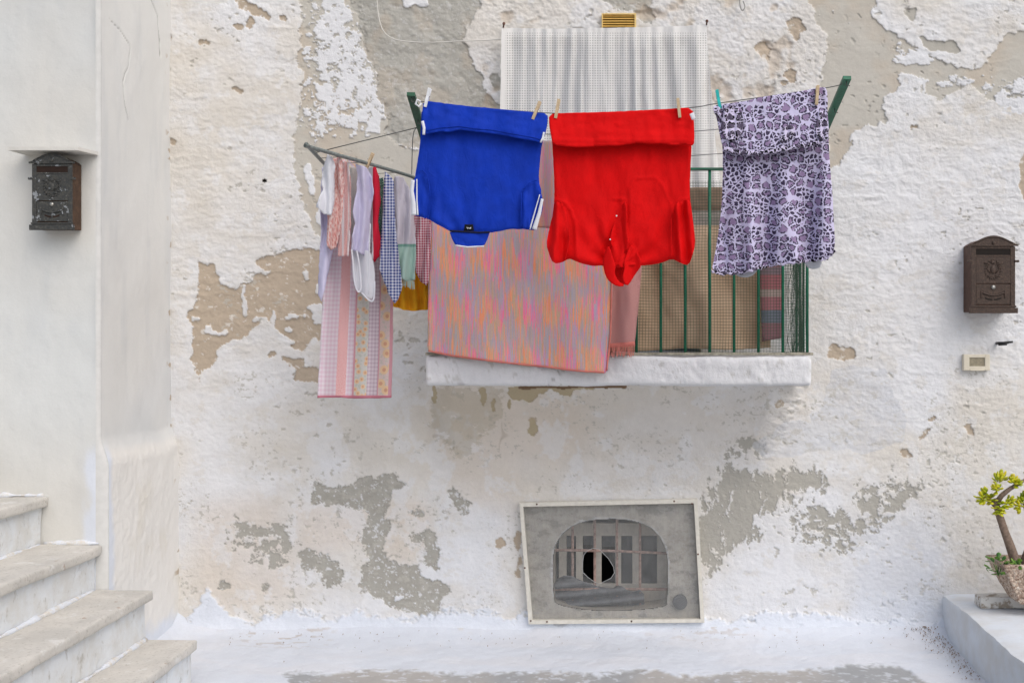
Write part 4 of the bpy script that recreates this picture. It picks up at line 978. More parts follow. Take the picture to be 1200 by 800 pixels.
rs = thing('polo_shirt', 'bright red polo shirt hung upside down with its open collar at the bottom', 'shirt', W(728, 335, 3.88))
rf = drape(.024, .005, 61)
PK = [(739, 287), (738, 220), (744, 209), (768, 208), (776, 217), (786, 240), (786, 290)]
seam = [(742, 208), (770, 208), (779, 222)]
seamR = [(809, 233), (796, 235), (788, 243), (786, 262), (787, 302)]; seamL = [(650, 234), (662, 237), (669, 247), (674, 262), (676, 302)]
plk = [(719, 233), (733, 233), (731, 245), (722, 262), (716, 281)]
def rfold(x, y):
    r = rf(x, y)+rrd(x, y)+.004*np.sin((x-y*.5)/8+3*fbm(x/25, y/25, 2, 12))*sstep(210, 290, y)
    for P, a, w_ in ((PK, .0035, 1.5), (seamR, .006, 1.3), (seamL, .006, 1.3), (plk, .004, 1.2), ([(728, 233), (729, 250), (737, 285)], .004, 1.4)):
        r = r-a*np.exp(-(segdist(x, y, P)/w_)**2)
    r = r+.02*np.exp(-((x-721+(y-260)*.30)/5)**2)*sstep(245, 300, y)
    r = r+.006*np.sin((x+(y-170)*.3)/9)*sstep(220, 300, y)
    return r
RB = [(643, 136), (700, 134), (812, 129), (811, 165), (809, 200), (808, 232), (812, 262), (813, 285), (807, 309), (797, 307.5), (787, 303), (778, 307), (767, 310), (752, 311.5), (735, 312), (722, 314), (706, 311), (695, 312), (682, 309), (672, 305), (667, 303), (658, 308), (648, 308), (641, 290), (643, 275), (648, 250), (650, 231), (649, 200), (647, 165)]
sheet('body', RB, lambda x, y: 3.905+rfold(x, y), M_RED, rs, 2.2, None, .006, 0, 1)
RBD = [(643, 134), (660, 132.5), (698, 132), (745, 130), (790, 127.5), (812, 126), (813.5, 145), (814, 167), (811, 171.5), (800, 169), (790, 171), (775, 168), (761, 169.5), (748, 167), (739, 169), (725, 171), (705, 171), (685, 173), (667, 172), (648, 170.5), (646, 160), (643.5, 148)]
rbd = lambda x, y: 3.872-.014*sstep(134, 168, y)+rf(x, y)*.8+(fbm(x/18, y/9, 3, 73)-.5)*.009-.003*np.exp(-((y-165)/1.2)**2)
sheet('folded_hem', RBD, rbd, M_RED, rs, 2.2, None, 0, .005, 1)
RSL = [(649, 236), (658, 237), (664, 246), (666, 262), (667, 285), (661, 307), (648, 309), (643, 297), (640, 287), (642, 275), (645, 262), (648, 250)]
sheet('sleeve', RSL, lambda x, y: 3.875+.012*np.sin(x/2.6+y*.02)+(fbm(x/6, y/30, 2, 64)-.5)*.03, M_RED, rs, 2, None, .006, 0, 1)
RSR = [(788, 252), (792, 238), (802, 234.5), (809, 234), (811, 250), (814, 272), (815, 286), (812, 298), (807, 311), (799, 309), (788, 303)]
sheet('sleeve', RSR, lambda x, y: 3.873+.016*np.sin(x/2.3-y*.03)+(fbm(x/6, y/30, 2, 66)-.5)*.03, M_RED, rs, 2, None, .006, 0, 1)
sheet('collar', [(706, 308), (709, 296), (713, 287), (716, 295), (719, 305), (722, 312), (720, 320), (724, 329), (733, 335), (724, 336), (715, 331), (710, 324)], lambda x, y: 3.862-.02*np.sin((x-706)/9), M_RED, rs, 1.8, None, 0, .004, 1)
sheet('collar', [(734, 300), (736, 291), (741, 287), (749, 299), (752, 311), (745, 320), (740, 329), (734, 336), (729, 326), (732, 316), (731, 308)], lambda x, y: 3.868+.03*np.sin((x-727)/9), M_RED, rs, 1.8, None, 0, .004, 1)
sheet('collar', [(712, 300), (722, 292), (736, 296), (746, 306), (738, 326), (730, 335), (720, 334), (714, 318)], 3.965, M_RED, rs, 2, None, 0, .004, 1)
sheet('placket', [(719, 262), (724, 258), (730, 240), (733, 235), (735, 250), (734, 270), (738, 288), (729, 302), (722, 296), (714, 284)], lambda x, y: 3.888+.02*np.sin((x-716)/5.)+(y-240)*.0001, M_RED, rs, 1.8, None, 0, .004, 1)
for P_ in ([(649, 236), (658, 237), (664, 246), (666.5, 262), (667, 285), (662, 305)], [(788, 252), (792, 238), (802, 234.5), (809, 234)], [(787, 256), (787, 300)]):
    strip('armhole_seam', P_, .9, lambda x, y: 3.868+0*x, M_RED, rs, .006)
m = MB()
for a, b in ((722.5, 253), (715, 280.5)): m.ball(W(a, b, 3.868), .003, .002, .003, 10, 5)
m.build('button', M_WHP, rs, True)
sheet('care_label', [(808, 134), (813, 131.5), (815, 139), (811, 141)], 3.85, M_WHITEC, rs, 2, None, 0, .002, 0, edge_noise=0)

# leopard dress
def leopard(dark, mid, pale, sc_=58):
    def fn(g, uv):
        w = g.n('ShaderNodeTexNoise', {'Vector': uv, 'Scale': 60., 'Detail': 2.}, out='Color')
        v = g.n('ShaderNodeVectorMath', {0: uv, 1: g.n('ShaderNodeVectorMath', {0: w, 3: .022}, operation='SCALE')}, operation='ADD')
        def vv(sc, feat, rnd):
            q = g.t.nodes.new('ShaderNodeTexVoronoi'); q.voronoi_dimensions = '2D'; q.feature = feat; g.t.links.new(v, q.inputs['Vector'])
            q.inputs['Scale'].default_value = sc; q.inputs['Randomness'].default_value = rnd; return q.outputs
        e1 = vv(sc_, 'DISTANCE_TO_EDGE', .75)['Distance']; o1 = vv(sc_, 'F1', .75); cr = g.sep(o1['Color'])
        e2 = vv(sc_*2.1, 'DISTANCE_TO_EDGE', .9)['Distance']
        nz = g.noise(uv, 150, 1); big = g.m('GREATER_THAN', cr[0], .33)
        rg = g.m('MULTIPLY', g.m('MULTIPLY', g.smooth(e1, .055, .09), g.smooth(o1['Distance'], .56, .50)), g.smooth(nz, .38, .43)); core = g.smooth(e1, .25, .29)
        ring = g.m('MULTIPLY', g.m('MULTIPLY', rg, g.m('SUBTRACT', 1., core)), big)
        sm = g.m('MULTIPLY', g.smooth(e2, .12, .17), g.m('SUBTRACT', 1., big)); ring = g.m('MAXIMUM', ring, sm)
        c = g.mix(g.m('MULTIPLY', g.m('MULTIPLY', core, big), .85), pale, mid)
        return g.mix(ring, c, dark)
    return fn
M_LEO = cloth_mat('faded_leopard_print', leopard(srgb(66, 58, 82), srgb(138, 112, 152), srgb(208, 202, 232), 31), 36, .002, .85, .12)
M_LEOV = cloth_mat('vivid_leopard_print', leopard(srgb(10, 6, 16), srgb(40, 16, 50), srgb(208, 200, 228), 32), 60, .002, .85, .05)
ld = thing('dress', 'lilac and grey leopard-print dress folded over the line, inside out, at the right end', 'dress', W(905, 322, 3.87))
DR = [(843, 130), (880, 124), (918, 112), (962, 104), (968, 106), (969, 131), (971, 165), (973, 200), (976, 230), (977, 259), (979, 294), (969, 303), (962, 304), (942, 306), (928, 308), (901, 311), (891, 314), (867, 320), (844, 321), (834, 317), (837, 303), (841, 279), (846, 239), (847, 205), (847, 175)]
df = lambda x, y: 3.895+.028*np.sin((x-840)/7.6+.3*np.sin(y/30))*sstep(160, 250, y)+.014*np.sin(x/4.1+y*.01)*sstep(200, 310, y)+(fbm(x/14, y/80, 3, 81)-.5)*.03
sheet('skirt', DR, df, M_LEO, ld, 2.2, None, .005, 0, 1)
bdd = lambda x, y: 3.862-.014*sstep(120, 175, y+ (x-840)*.1)+(fbm(x/12, y/22, 3, 83)-.5)*.016-.003*np.exp(-(segdist(x, y, [(873, 143), (905, 141), (938, 137), (960, 134)])/1.2)**2)
BO = [(836, 124), (845, 122.5), (867, 120), (892, 114), (918, 110), (945, 106), (962, 102), (969, 104), (970, 118), (969.5, 131), (971, 150), (971, 160), (962, 166), (950, 170), (935, 172), (920, 175), (905, 177), (885, 180), (865, 178), (848, 175), (845, 165), (842, 151), (839, 134)]
sheet('bodice', BO, bdd, M_LEO, ld, 2.2, None, 0, .004, 1)
for P, sd in ((ell(858, 145, 13, 21.5, 16), 1), ([(915, 158), (918, 150), (924, 146), (931, 148), (932, 154), (928, 161), (920, 166), (914, 168)], 2), ([(960, 128), (966, 131), (970, 146), (971, 160), (962, 165), (956, 158), (957, 142)], 3), ([(835, 125), (843, 124), (846, 132), (842, 140), (838, 134)], 4)):
    sheet('armhole_facing', P, lambda x, y: bdd(x, y)-.010+.004*np.sin(x*.9), M_LEOV, ld, 1.8, None, 0, .003, 1)
def ruffle(name, pts, w, dfn, mat, par, off):
    q = resample(pts+pts[::-1][1:-1], 1.2)[:len(resample(pts, 1.2))]; V_ = []
    q = [p for i in range(len(pts)-1) for p in [(pts[i][0]+(pts[i+1][0]-pts[i][0])*k/14, pts[i][1]+(pts[i+1][1]-pts[i][1])*k/14) for k in range(14)]]+[pts[-1]]
    for i, (x, y) in enumerate(q):
        for s in (-1, 0, 1):
            Y = y+s*w/2+.8*math.sin(i*.9)
            V_.append(W(x, Y, float(dfn(np.array([x*1.]), np.array([y*1.]))[0])-off+.003*math.sin(i*1.3+s)))
    f = [(3*i+k, 3*i+k+1, 3*i+k+4, 3*i+k+3) for i in range(len(q)-1) for k in range(2)]
    return mkobj(name, V_, f, mat, par, True, uv=[(v[0], v[2]) for v in V_], solid=.003)
ruffle('ruffle', [(848, 174), (865, 178), (885, 180), (905, 177), (935, 172), (950, 170), (962, 166), (971, 161)], 5, bdd, M_LEOV, ld, .008)
ruffle('ruffle', [(848, 128), (853, 124), (862, 124), (869, 131), (872, 142), (872, 156), (866, 166), (856, 170)], 4, bdd, M_LEO, ld, .010)
ruffle('hem_trim', [(834, 317.5), (844, 321), (867, 320), (891, 314), (901, 311), (928, 308), (942, 306), (962, 304), (969, 303), (979, 294)], 3, df, M_LEOV, ld, .014)
M_LINING = cloth_mat('pale_lining', solidcol(srgb(196, 200, 210)), 40)
sheet('lining', [(858, 300), (888, 300), (889, 316), (880, 325), (868, 325), (860, 321)], 3.93, M_LINING, ld, 2.5, None, 0, .003, 1)
sheet('lining', [(940, 296), (962, 296), (963, 312), (955, 316), (944, 313)], 3.93, M_LINING, ld, 2.5, None, 0, .003, 1)

# big streaky towel over the railing
def streaks(mute):
    def fn(g, uv):
        s = g.sep(uv); u_, v_ = s[0], s[1]
        def cell(x): 
            w_ = g.t.nodes.new('ShaderNodeTexWhiteNoise'); w_.noise_dimensions = '3D'; g.t.links.new(x, w_.inputs[0]); return g.sep(w_.outputs['Color'])
        def grid(nu, nv, seed):
            cu_ = g.m('FLOOR', g.m('MULTIPLY', u_, nu)); col_ = cell(g.n('ShaderNodeCombineXYZ', {'X': cu_, 'Y': seed, 'Z': 0.}))
            cv_ = g.m('FLOOR', g.m('ADD', g.m('MULTIPLY', v_, nv), g.m('MULTIPLY', col_[0], 7.)))
            return cell(g.n('ShaderNodeCombineXYZ', {'X': cu_, 'Y': cv_, 'Z': seed}))
        t1 = grid(330., 11., 1.); t2 = grid(120., 7., 2.); st2 = g.noise(g.scale(uv, 1, .02), 60, 2); fine = g.noise(g.scale(uv, 1, .1), 900, 1)
        ph = g.m('ADD', g.m('MULTIPLY', u_, 7.4), g.m('MULTIPLY', g.m('SUBTRACT', t1[0], .5), .46)); ph = g.m('ADD', ph, g.m('MULTIPLY', g.m('SUBTRACT', t2[0], .5), .16))
        ph = g.m('ADD', ph, g.m('MULTIPLY', v_, 1.1))
        c = g.ramp(g.m('FRACT', ph), [(0, srgb(252, 140, 74)), (.16, srgb(240, 164, 106)), (.28, srgb(182, 172, 140)), (.40, srgb(250, 146, 140)), (.52, srgb(252, 92, 152)), (.66, srgb(202, 140, 194)), (.78, srgb(160, 174, 196)), (.90, srgb(190, 162, 124)), (1, srgb(252, 140, 74))])
        c2 = g.ramp(t1[1], [(0, srgb(166, 162, 150)), (.22, srgb(150, 166, 190)), (.45, srgb(184, 150, 186)), (.62, srgb(166, 172, 178)), (.8, srgb(196, 170, 130)), (.92, srgb(240, 140, 110))], 'CONSTANT')
        wv = g.m('SINE', g.m('ADD', g.m('MULTIPLY', v_, 30.), g.m('MULTIPLY', g.m('SUBTRACT', st2, .5), 9.))); k = g.smooth(g.m('ADD', wv, g.m('MULTIPLY', g.m('SUBTRACT', t2[1], .5), 1.2)), -.8, .5, .12, .95)
        c = g.mix(k, c2, c); c = g.mix(g.smooth(fine, .3, .7, 0, .22), c, srgb(226, 196, 170)); c = g.mix(.14, c, srgb(240, 190, 196))
        if mute: c = g.mix(.55, c, srgb(150, 128, 122))
        return c
    return fn
M_TOW = cloth_mat('streaky_towel', streaks(0), 400, .0008, .95, .05)
tf = lambda x, y: 4.535+.012*np.sin(x/19)*sstep(300, 430, y)+(fbm(x/40, y/90, 3, 91)-.5)*.02
TO = [(506, 205), (640, 205), (700, 205), (719, 205), (718, 330), (716, 390), (712, 434), (708, 437.5), (680, 436), (640, 431), (600, 427), (560, 422), (530, 418), (502, 412), (501, 405), (502, 330), (504, 262)]
tw = sheet('towel', TO, tf, M_TOW, None, 3, None, 0, .006, 0)
tag(tw, 'large towel in streaky orange, pink and blue-grey hanging from the railing', 'towel')
M_HEM = cloth_mat('pink_hem', solidcol(srgb(214, 130, 120)), 60)
strip('towel_hem', [(502, 411), (530, 416.5), (560, 420.5), (600, 425.5), (640, 429.5), (680, 434.5), (708, 436)], 2, tf, M_HEM, tw, .006)
strip('towel_hem', [(717.5, 300), (715.5, 390), (711, 434)], 1.8, tf, M_HEM, tw, .006)
mt = sheet('folded_blanket', [(628, 165), (656, 165), (656, 268), (626, 266.5)], lambda x, y: 4.35+.006*np.sin(x/4), cloth_mat('muted_streaky_cloth', streaks(1), 400, .0008, .95, .05), None, 3, None, 0, .005, 0)
tag(mt, 'greyish-pink streaked cloth hanging in the gap between the blue and the red shirt', 'cloth')
def pinkc(g, uv):
    a = g.noise(uv, 500, 2); return g.mix(g.smooth(a, .4, .6), srgb(186, 130, 128), srgb(206, 158, 154))
M_PINKC = cloth_mat('pale_pink_cotton', pinkc, 60, .001)
pf = lambda x, y: 4.55+.012*np.sin((x-712)/5)+(fbm(x/10, y/60, 2, 95)-.5)*.02
pk = sheet('hand_towel', [(700, 206), (756, 206), (753, 300), (749, 350), (745, 388), (743.5, 404), (725, 406), (705, 407), (700, 380)], pf, M_PINKC, None, 3, None, 0, .004, 0)
tag(pk, 'pale pink cotton towel with a fringed edge, beside the streaky towel on the railing', 'towel')
m = MB(); rr = random.Random(4)
for px in np.arange(712, 744, .9):
    a = W(px, 403, 4.535); m.tube([a, (a[0]+rr.uniform(-.002, .002), a[1], a[2]-.02), (a[0]+rr.uniform(-.006, .006), a[1]-.003, a[2]-.048-rr.random()*.01)], .0013, 4)
m.build('fringe', M_HEM, pk)
strip('border', [(712, 405), (728, 404), (744, 402.5)], 5, pf, M_HEM, pk, .006)

# white open-weave curtain over the doorway
g = G('open_weave_curtain', .85, .2); uv = g.uv(); s = g.sep(uv); per = .0116
def saw(x, k): return g.m('ABSOLUTE', g.m('SUBTRACT', g.m('FRACT', g.m('DIVIDE', x, k)), .5))
hol = g.m('MULTIPLY', g.smooth(saw(s[0], per), .20, .26), g.smooth(saw(s[1], per), .20, .26))
edge_ = g.m('MULTIPLY', g.smooth(s[1], .735, .73), g.smooth(s[0], .02, .03)); 
hol = g.m('MULTIPLY', hol, edge_)
n1 = g.noise(uv, 300, 2)
g.b.inputs['Base Color'].default_value = (*srgb(242, 242, 240), 1)
g.set(g.b.inputs['Normal'], g.bump(n1, .0006))
tl = g.n('ShaderNodeBsdfTranslucent', {'Color': (.75, .75, .77)}); mx = g.n('ShaderNodeMixShader', {0: .3, 1: g.b.outputs[0], 2: tl})
tr = g.n('ShaderNodeBsdfTransparent'); x = g.n('ShaderNodeMixShader', {0: g.m('MULTIPLY', hol, .42), 1: mx, 2: tr}); g.t.links.new(x, g.out.inputs[0])
CU = [(588, 33.5), (600, 33), (650, 34), (700, 33), (760, 32), (828, 29.5), (829.5, 60), (834, 110), (838, 160), (845, 222), (700, 224), (587, 222), (586, 140), (587, 70)]
def cfold(x, y):
    a = .5+.5*sstep(35, 60, y)
    ph = x/2.7+2.2*np.sin(x/17)+.35*np.sin(y/37+x/30)-(y-30)*.015*np.sin((x-700)/70)
    return a*(.012*np.sin(ph)*(.3+1.2*vn(x/30, y/80, 7))+.012*np.sin(x/9.7+2+y*.006)+.010*np.sin(x/31))+(fbm(x/5, y/120, 3, 111)-.5)*.030
cu = sheet('curtain', CU, 4.93, g.mat, None, 2.0, cfold, 0, 0, 0, edge_noise=.8)
tag(cu, 'white open-weave net curtain nailed over the balcony doorway, gathered in soft folds', 'curtain')
m = MB().tube([W(589, 34, 4.955), W(700, 36, 4.95), W(828, 31, 4.955)], .002, 6)
m.build('curtain_cord', M_WIRE, cu)
for px, py, l in ((590, 32, 'rusty nail at the left top corner of the curtain'), (828, 29, 'rusty nail at the right top corner of the curtain')):
    m = MB().tube([W(px, py, 5.01), W(px, py, 4.93), W(px+.5, py-4, 4.92)], .0035, 8); m.ball(W(px+.5, py-4, 4.92), .007, .005, .008, 8, 5)
    tag(m.build('nail', M_RUST, None, True), l, 'nail', 'curtain nails')

# ================================================================ laundry on the side rack
def lin(x0, d0, x1, d1): return lambda x, y: d0+(d1-d0)*np.clip((x-x0)/(x1-x0), -.3, 1.3)
def plus(a, b): return lambda x, y: a(x, y)+b(x, y)
def ging(w, d, per, dist=.0):
    def fn(g, uv):
        s = g.sep(uv)
        a = g.m('GREATER_THAN', g.m('FRACT', g.m('DIVIDE', s[0], per)), .5); b = g.m('GREATER_THAN', g.m('FRACT', g.m('DIVIDE', s[1], per)), .5)
        return g.mix(g.m('MULTIPLY', g.m('ADD', a, b), .5), w, d)
    return fn
M_TEE = cloth_mat('white_cotton', solidcol(srgb(230, 231, 238), .03), 40, .002, .9, .2)
M_LAV = cloth_mat('lavender_white_cotton', solidcol(srgb(216, 212, 236), .04), 40, .002, .9, .25)
def small(name, P, d, mat, lab, cat, a1=.032, step=1.8, sol=.003, per=3.6):
    f = lambda x, y: a1*.45*np.sin(x/per*1.7+1.2*np.sin(y/23)+y*.02)+(fbm(x/6, y/40, 3, len(lab)*1.7)-.5)*a1
    o = sheet(name, P, plus(d, f), mat, None, step, None, 0, sol, 0, edge_noise=1.6)
    return tag(o, lab, cat, 'laundry on the side rack')
# long patchwork cover
ly = [160, 190, 240, 290, 340, 400, 466]; lx = [398, 397, 389, 383, 379, 375, 372]
ryy = [160, 187, 200, 230, 260, 300, 340, 420, 466]; rx_ = [412, 412, 424, 440, 452, 459, 461, 460, 458]
def pu(px, py):
    a = np.interp(py, ly, lx); b = np.interp(py, ryy, rx_); return (px-a)/(b-a), (466-py)*4.3/F
def patch(g, uv):
    s = g.sep(uv); u_, v_ = s[0], s[1]
    def gg(per_u, per_v, w, d):
        a = g.m('GREATER_THAN', g.m('FRACT', g.m('DIVIDE', u_, per_u)), .5); b = g.m('GREATER_THAN', g.m('FRACT', g.m('DIVIDE', v_, per_v)), .5)
        return g.mix(g.m('MULTIPLY', g.m('ADD', a, b), .5), w, d)
    g1 = gg(.052, .018, srgb(216, 208, 218), srgb(206, 176, 196)); g2 = gg(.045, .016, srgb(206, 196, 206), srgb(168, 146, 166))
    rose = g.mix(g.smooth(g.noise(g.scale(uv, .3, 1), 320, 2), .42, .58), srgb(212, 128, 130), srgb(222, 180, 178))
    uvm = g.n('ShaderNodeMapping', {'Vector': uv, 'Scale': (.31, 1, 1)})
    def flower(sc_, r, bg):
        vo = g.t.nodes.new('ShaderNodeTexVoronoi'); vo.voronoi_dimensions = '2D'; g.t.links.new(uvm, vo.inputs['Vector']); vo.inputs['Scale'].default_value = sc_; vo.inputs['Randomness'].default_value = .8
        d_ = vo.outputs['Distance']; c = g.mix(g.smooth(g.noise(uvm, 90, 2), .52, .6, 0, .6), bg, srgb(160, 178, 160))
        c = g.mix(g.smooth(d_, r, r*.75), c, srgb(222, 186, 130)); return g.mix(g.smooth(d_, r*.45, r*.3), c, srgb(200, 136, 84))
    f1 = flower(34., .38, srgb(196, 200, 194)); f2 = flower(20., .42, srgb(206, 186, 182))
    seam_ = srgb(196, 124, 140)
    c = g1
    for p, nx in ((.24, rose), (.375, g1), (.46, seam_), (.485, f1), (.66, g2), (.80, seam_), (.815, f2), (.955, seam_)):
        c = g.mix(g.m('GREATER_THAN', u_, p), c, nx)
    c = g.mix(.28, c, srgb(222, 206, 208)); return g.mix(g.smooth(v_, .012, .008), c, seam_)
M_PATCH = cloth_mat('patchwork_cotton', patch, 40, .0012, .9, .15)
PS = [(398, 187), (412, 187), (424, 200), (440, 230), (452, 260), (459, 300), (461, 340), (460, 420), (458.5, 466), (440, 466.5), (415, 467), (400, 465.5), (372, 466), (374, 430), (376, 390), (379, 340), (383, 290), (389, 240), (396, 200)]
o = sheet('bed_cover', PS, lambda x, y: 4.16+.40*np.clip((x-372)/88, 0, 1)+.012*np.sin(x/4.5+y*.004)+(fbm(x/9, y/70, 3, 131)-.5)*.03, M_PATCH, None, 2.2, None, 0, .004, 0, uvf=pu)
tag(o, 'long pink gingham and flowered patchwork cover, the longest piece on the side rack', 'bed cover', 'laundry on the side rack')
small('yellow_cloth', [(448, 300), (505, 300), (503, 330), (501, 363), (485, 364), (472, 363), (462, 359), (452, 356), (448, 343)], lin(448, 4.60, 505, 4.63), cloth_mat('mustard_cotton', solidcol(srgb(236, 172, 40), .1), 60, .002), 'mustard yellow cloth showing below the blue check and mint-edged towels', 'cloth')
small('sheet', [(378, 196), (386, 196), (392, 250), (391, 290), (384, 322), (377, 353), (373, 345), (374, 310), (377, 270), (375, 240)], lin(372, 4.10, 392, 4.14), M_LAV, 'thin lavender-white sheet edge hanging left of the patchwork cover', 'sheet')
def rustf(g, uv): return g.mix(g.smooth(g.noise(g.scale(uv, 1, .3), 200, 3), .40, .60), srgb(204, 146, 142), srgb(224, 200, 196))
small('towel', [(390, 186), (398, 184), (402, 190), (404, 220), (400, 262), (394, 290), (388, 293), (383, 288), (384, 250), (387, 215)], lin(383, 4.08, 404, 4.12), cloth_mat('rust_print', rustf, 50), 'narrow rust-red printed towel, second from the left on the side rack', 'towel')
def pinkst(g, uv): 
    s = g.sep(uv); return g.mix(g.m('GREATER_THAN', g.m('FRACT', g.m('MULTIPLY', s[0], 42.)), .62), g.mix(g.smooth(g.noise(uv, 420, 2), .45, .55), srgb(206, 148, 146), srgb(216, 186, 186)), srgb(214, 206, 210))
small('scarf', [(400, 188), (408, 190), (411, 215), (411, 260), (408, 300), (396, 300), (397, 250), (399, 220)], lin(396, 4.14, 411, 4.17), cloth_mat('pink_stripe_print', pinkst, 50), 'pink and white striped scarf next to the rust-red towel on the side rack', 'scarf')
small('pillowcase', [(411, 196), (419, 196), (420, 225), (419, 270), (413, 280), (410, 250), (410, 215)], lin(410, 4.26, 420, 4.28), cloth_mat('ecru_cotton', solidcol(srgb(190, 184, 180)), 50), 'plain greyish-cream cloth partly hidden behind the lavender camisole', 'pillowcase')
tee = small('t_shirt', [(384, 181), (389, 184), (393, 196), (391.5, 208), (392, 215), (391, 240), (388, 252), (380, 251), (376, 247), (371, 243), (374, 232), (378, 222), (377, 205), (381, 190)], lin(371, 4.03, 392, 4.07), M_TEE, 'small white t-shirt, leftmost garment hung from the side rack', 't-shirt', .03)
cam = small('camisole', [(417, 192), (424, 194), (430, 197), (436, 208), (437.5, 225), (434, 252), (433, 275), (433, 296), (428, 300), (421, 296), (412, 292), (413, 277), (416, 262), (413, 248), (418, 225), (419, 205)], lin(412, 4.18, 438, 4.24), M_LAV, 'lavender-white camisole with thin looping straps, in the middle of the side rack', 'camisole', .03)
M_SHEER = M_LAV
sheet('hem_panel', [(412, 290), (420, 292), (434, 294), (438, 310), (440, 325), (438, 345), (435, 352), (428, 346), (420, 341), (414, 332), (413, 310)], lambda x, y: 4.225+.01*np.sin(x/3), M_TEE, cam, 2, None, 0, .003, 1)
cd_ = 4.17
m = MB().tube(curve_pts([W(412, 292, cd_), W(414, 310, cd_), W(416, 332, cd_), W(420, 342, cd_), W(423, 336, cd_), W(421, 310, cd_), W(418, 294, cd_)], 5), .0035, 6)
m.tube(curve_pts([W(434, 262, cd_), W(432.5, 300, cd_), W(432, 345, cd_)], 5), .003, 6)
m.tube(curve_pts([W(424, 343, cd_), W(433, 352, cd_), W(438, 350, cd_), W(439, 330, cd_)], 5), .0035, 6)
m.build('strap', M_TEE, cam, True)
def redw(g, uv):
    s = g.sep(uv); return g.mix(g.smooth(s[0], .018, .021), srgb(222, 220, 226), srgb(206, 38, 62))
small('dishcloth', [(432, 197), (440, 196), (444.5, 207), (445.5, 235), (443, 262), (446, 280), (444, 300), (439, 307), (436, 300), (435, 262), (437, 225)], lin(432, 4.30, 446, 4.33), cloth_mat('red_white_cotton', redw, 50), 'red cloth with a white edge hanging just right of the camisole', 'dishcloth')
def greenp(g, uv): return g.mix(g.smooth(g.noise(uv, 300, 2), .5, .56), srgb(44, 84, 70), srgb(150, 170, 160))
small('napkin', [(443, 210), (449, 208), (450, 240), (449, 290), (443, 293), (441, 270)], lin(441, 4.40, 450, 4.41), cloth_mat('green_print', greenp, 50), 'thin dark green printed napkin between the red cloth and the blue check towel', 'napkin')
bt = small('tea_towel', [(451, 201), (455, 204), (461, 211), (462.5, 235), (463, 262), (467, 300), (471, 335), (467, 350), (463, 355), (456, 345), (450, 330), (445, 315), (445.5, 290), (448, 262), (449, 230)], lin(445, 4.33, 471, 4.40), cloth_mat('blue_white_check', ging(srgb(214, 218, 232), srgb(38, 62, 138), .0125), 40), 'blue and white checked tea towel ending in a point', 'tea towel', .025)
def mint(g, uv):
    s = g.sep(uv); c = g.mix(g.smooth(s[1], .15, .145), srgb(198, 194, 204), srgb(164, 192, 184)); k = g.m('MULTIPLY', g.smooth(s[1], .14, .143), g.smooth(s[1], .155, .152)); return g.mix(k, c, srgb(120, 160, 150))
mt_ = small('towel', [(463, 207), (467, 206), (473, 209), (480, 222), (484, 245), (486.5, 265), (487, 300), (486, 328), (476, 329), (468, 325), (464, 321), (464, 290), (463, 255), (460, 230)], lin(460, 4.40, 487, 4.47), cloth_mat('white_mint_terry', mint, 60), 'off-white towel with a fringed mint-green end, right of the blue check towel', 'towel')
m = MB()
for px in np.arange(464.5, 486, .9): a = W(px, 323+(px-464)*.3, 4.43); m.tube([a, (a[0]+rr.uniform(-.003, .003), a[1], a[2]-.028-rr.random()*.01)], .0014, 4)
m.build('fringe', cloth_mat('mint_fringe', solidcol(srgb(168, 194, 186)), 50), mt_)
small('tea_towel', [(484, 250), (494, 246), (504, 250), (504.5, 300), (503, 328), (500, 335), (494, 330), (488, 320), (484.5, 305)], lin(484, 4.49, 505, 4.52), cloth_mat('crimson_white_check', ging(srgb(214, 196, 204), srgb(156, 36, 66), .0105), 40), 'crimson and white checked tea towel showing below the left sleeve of the blue shirt', 'tea towel')

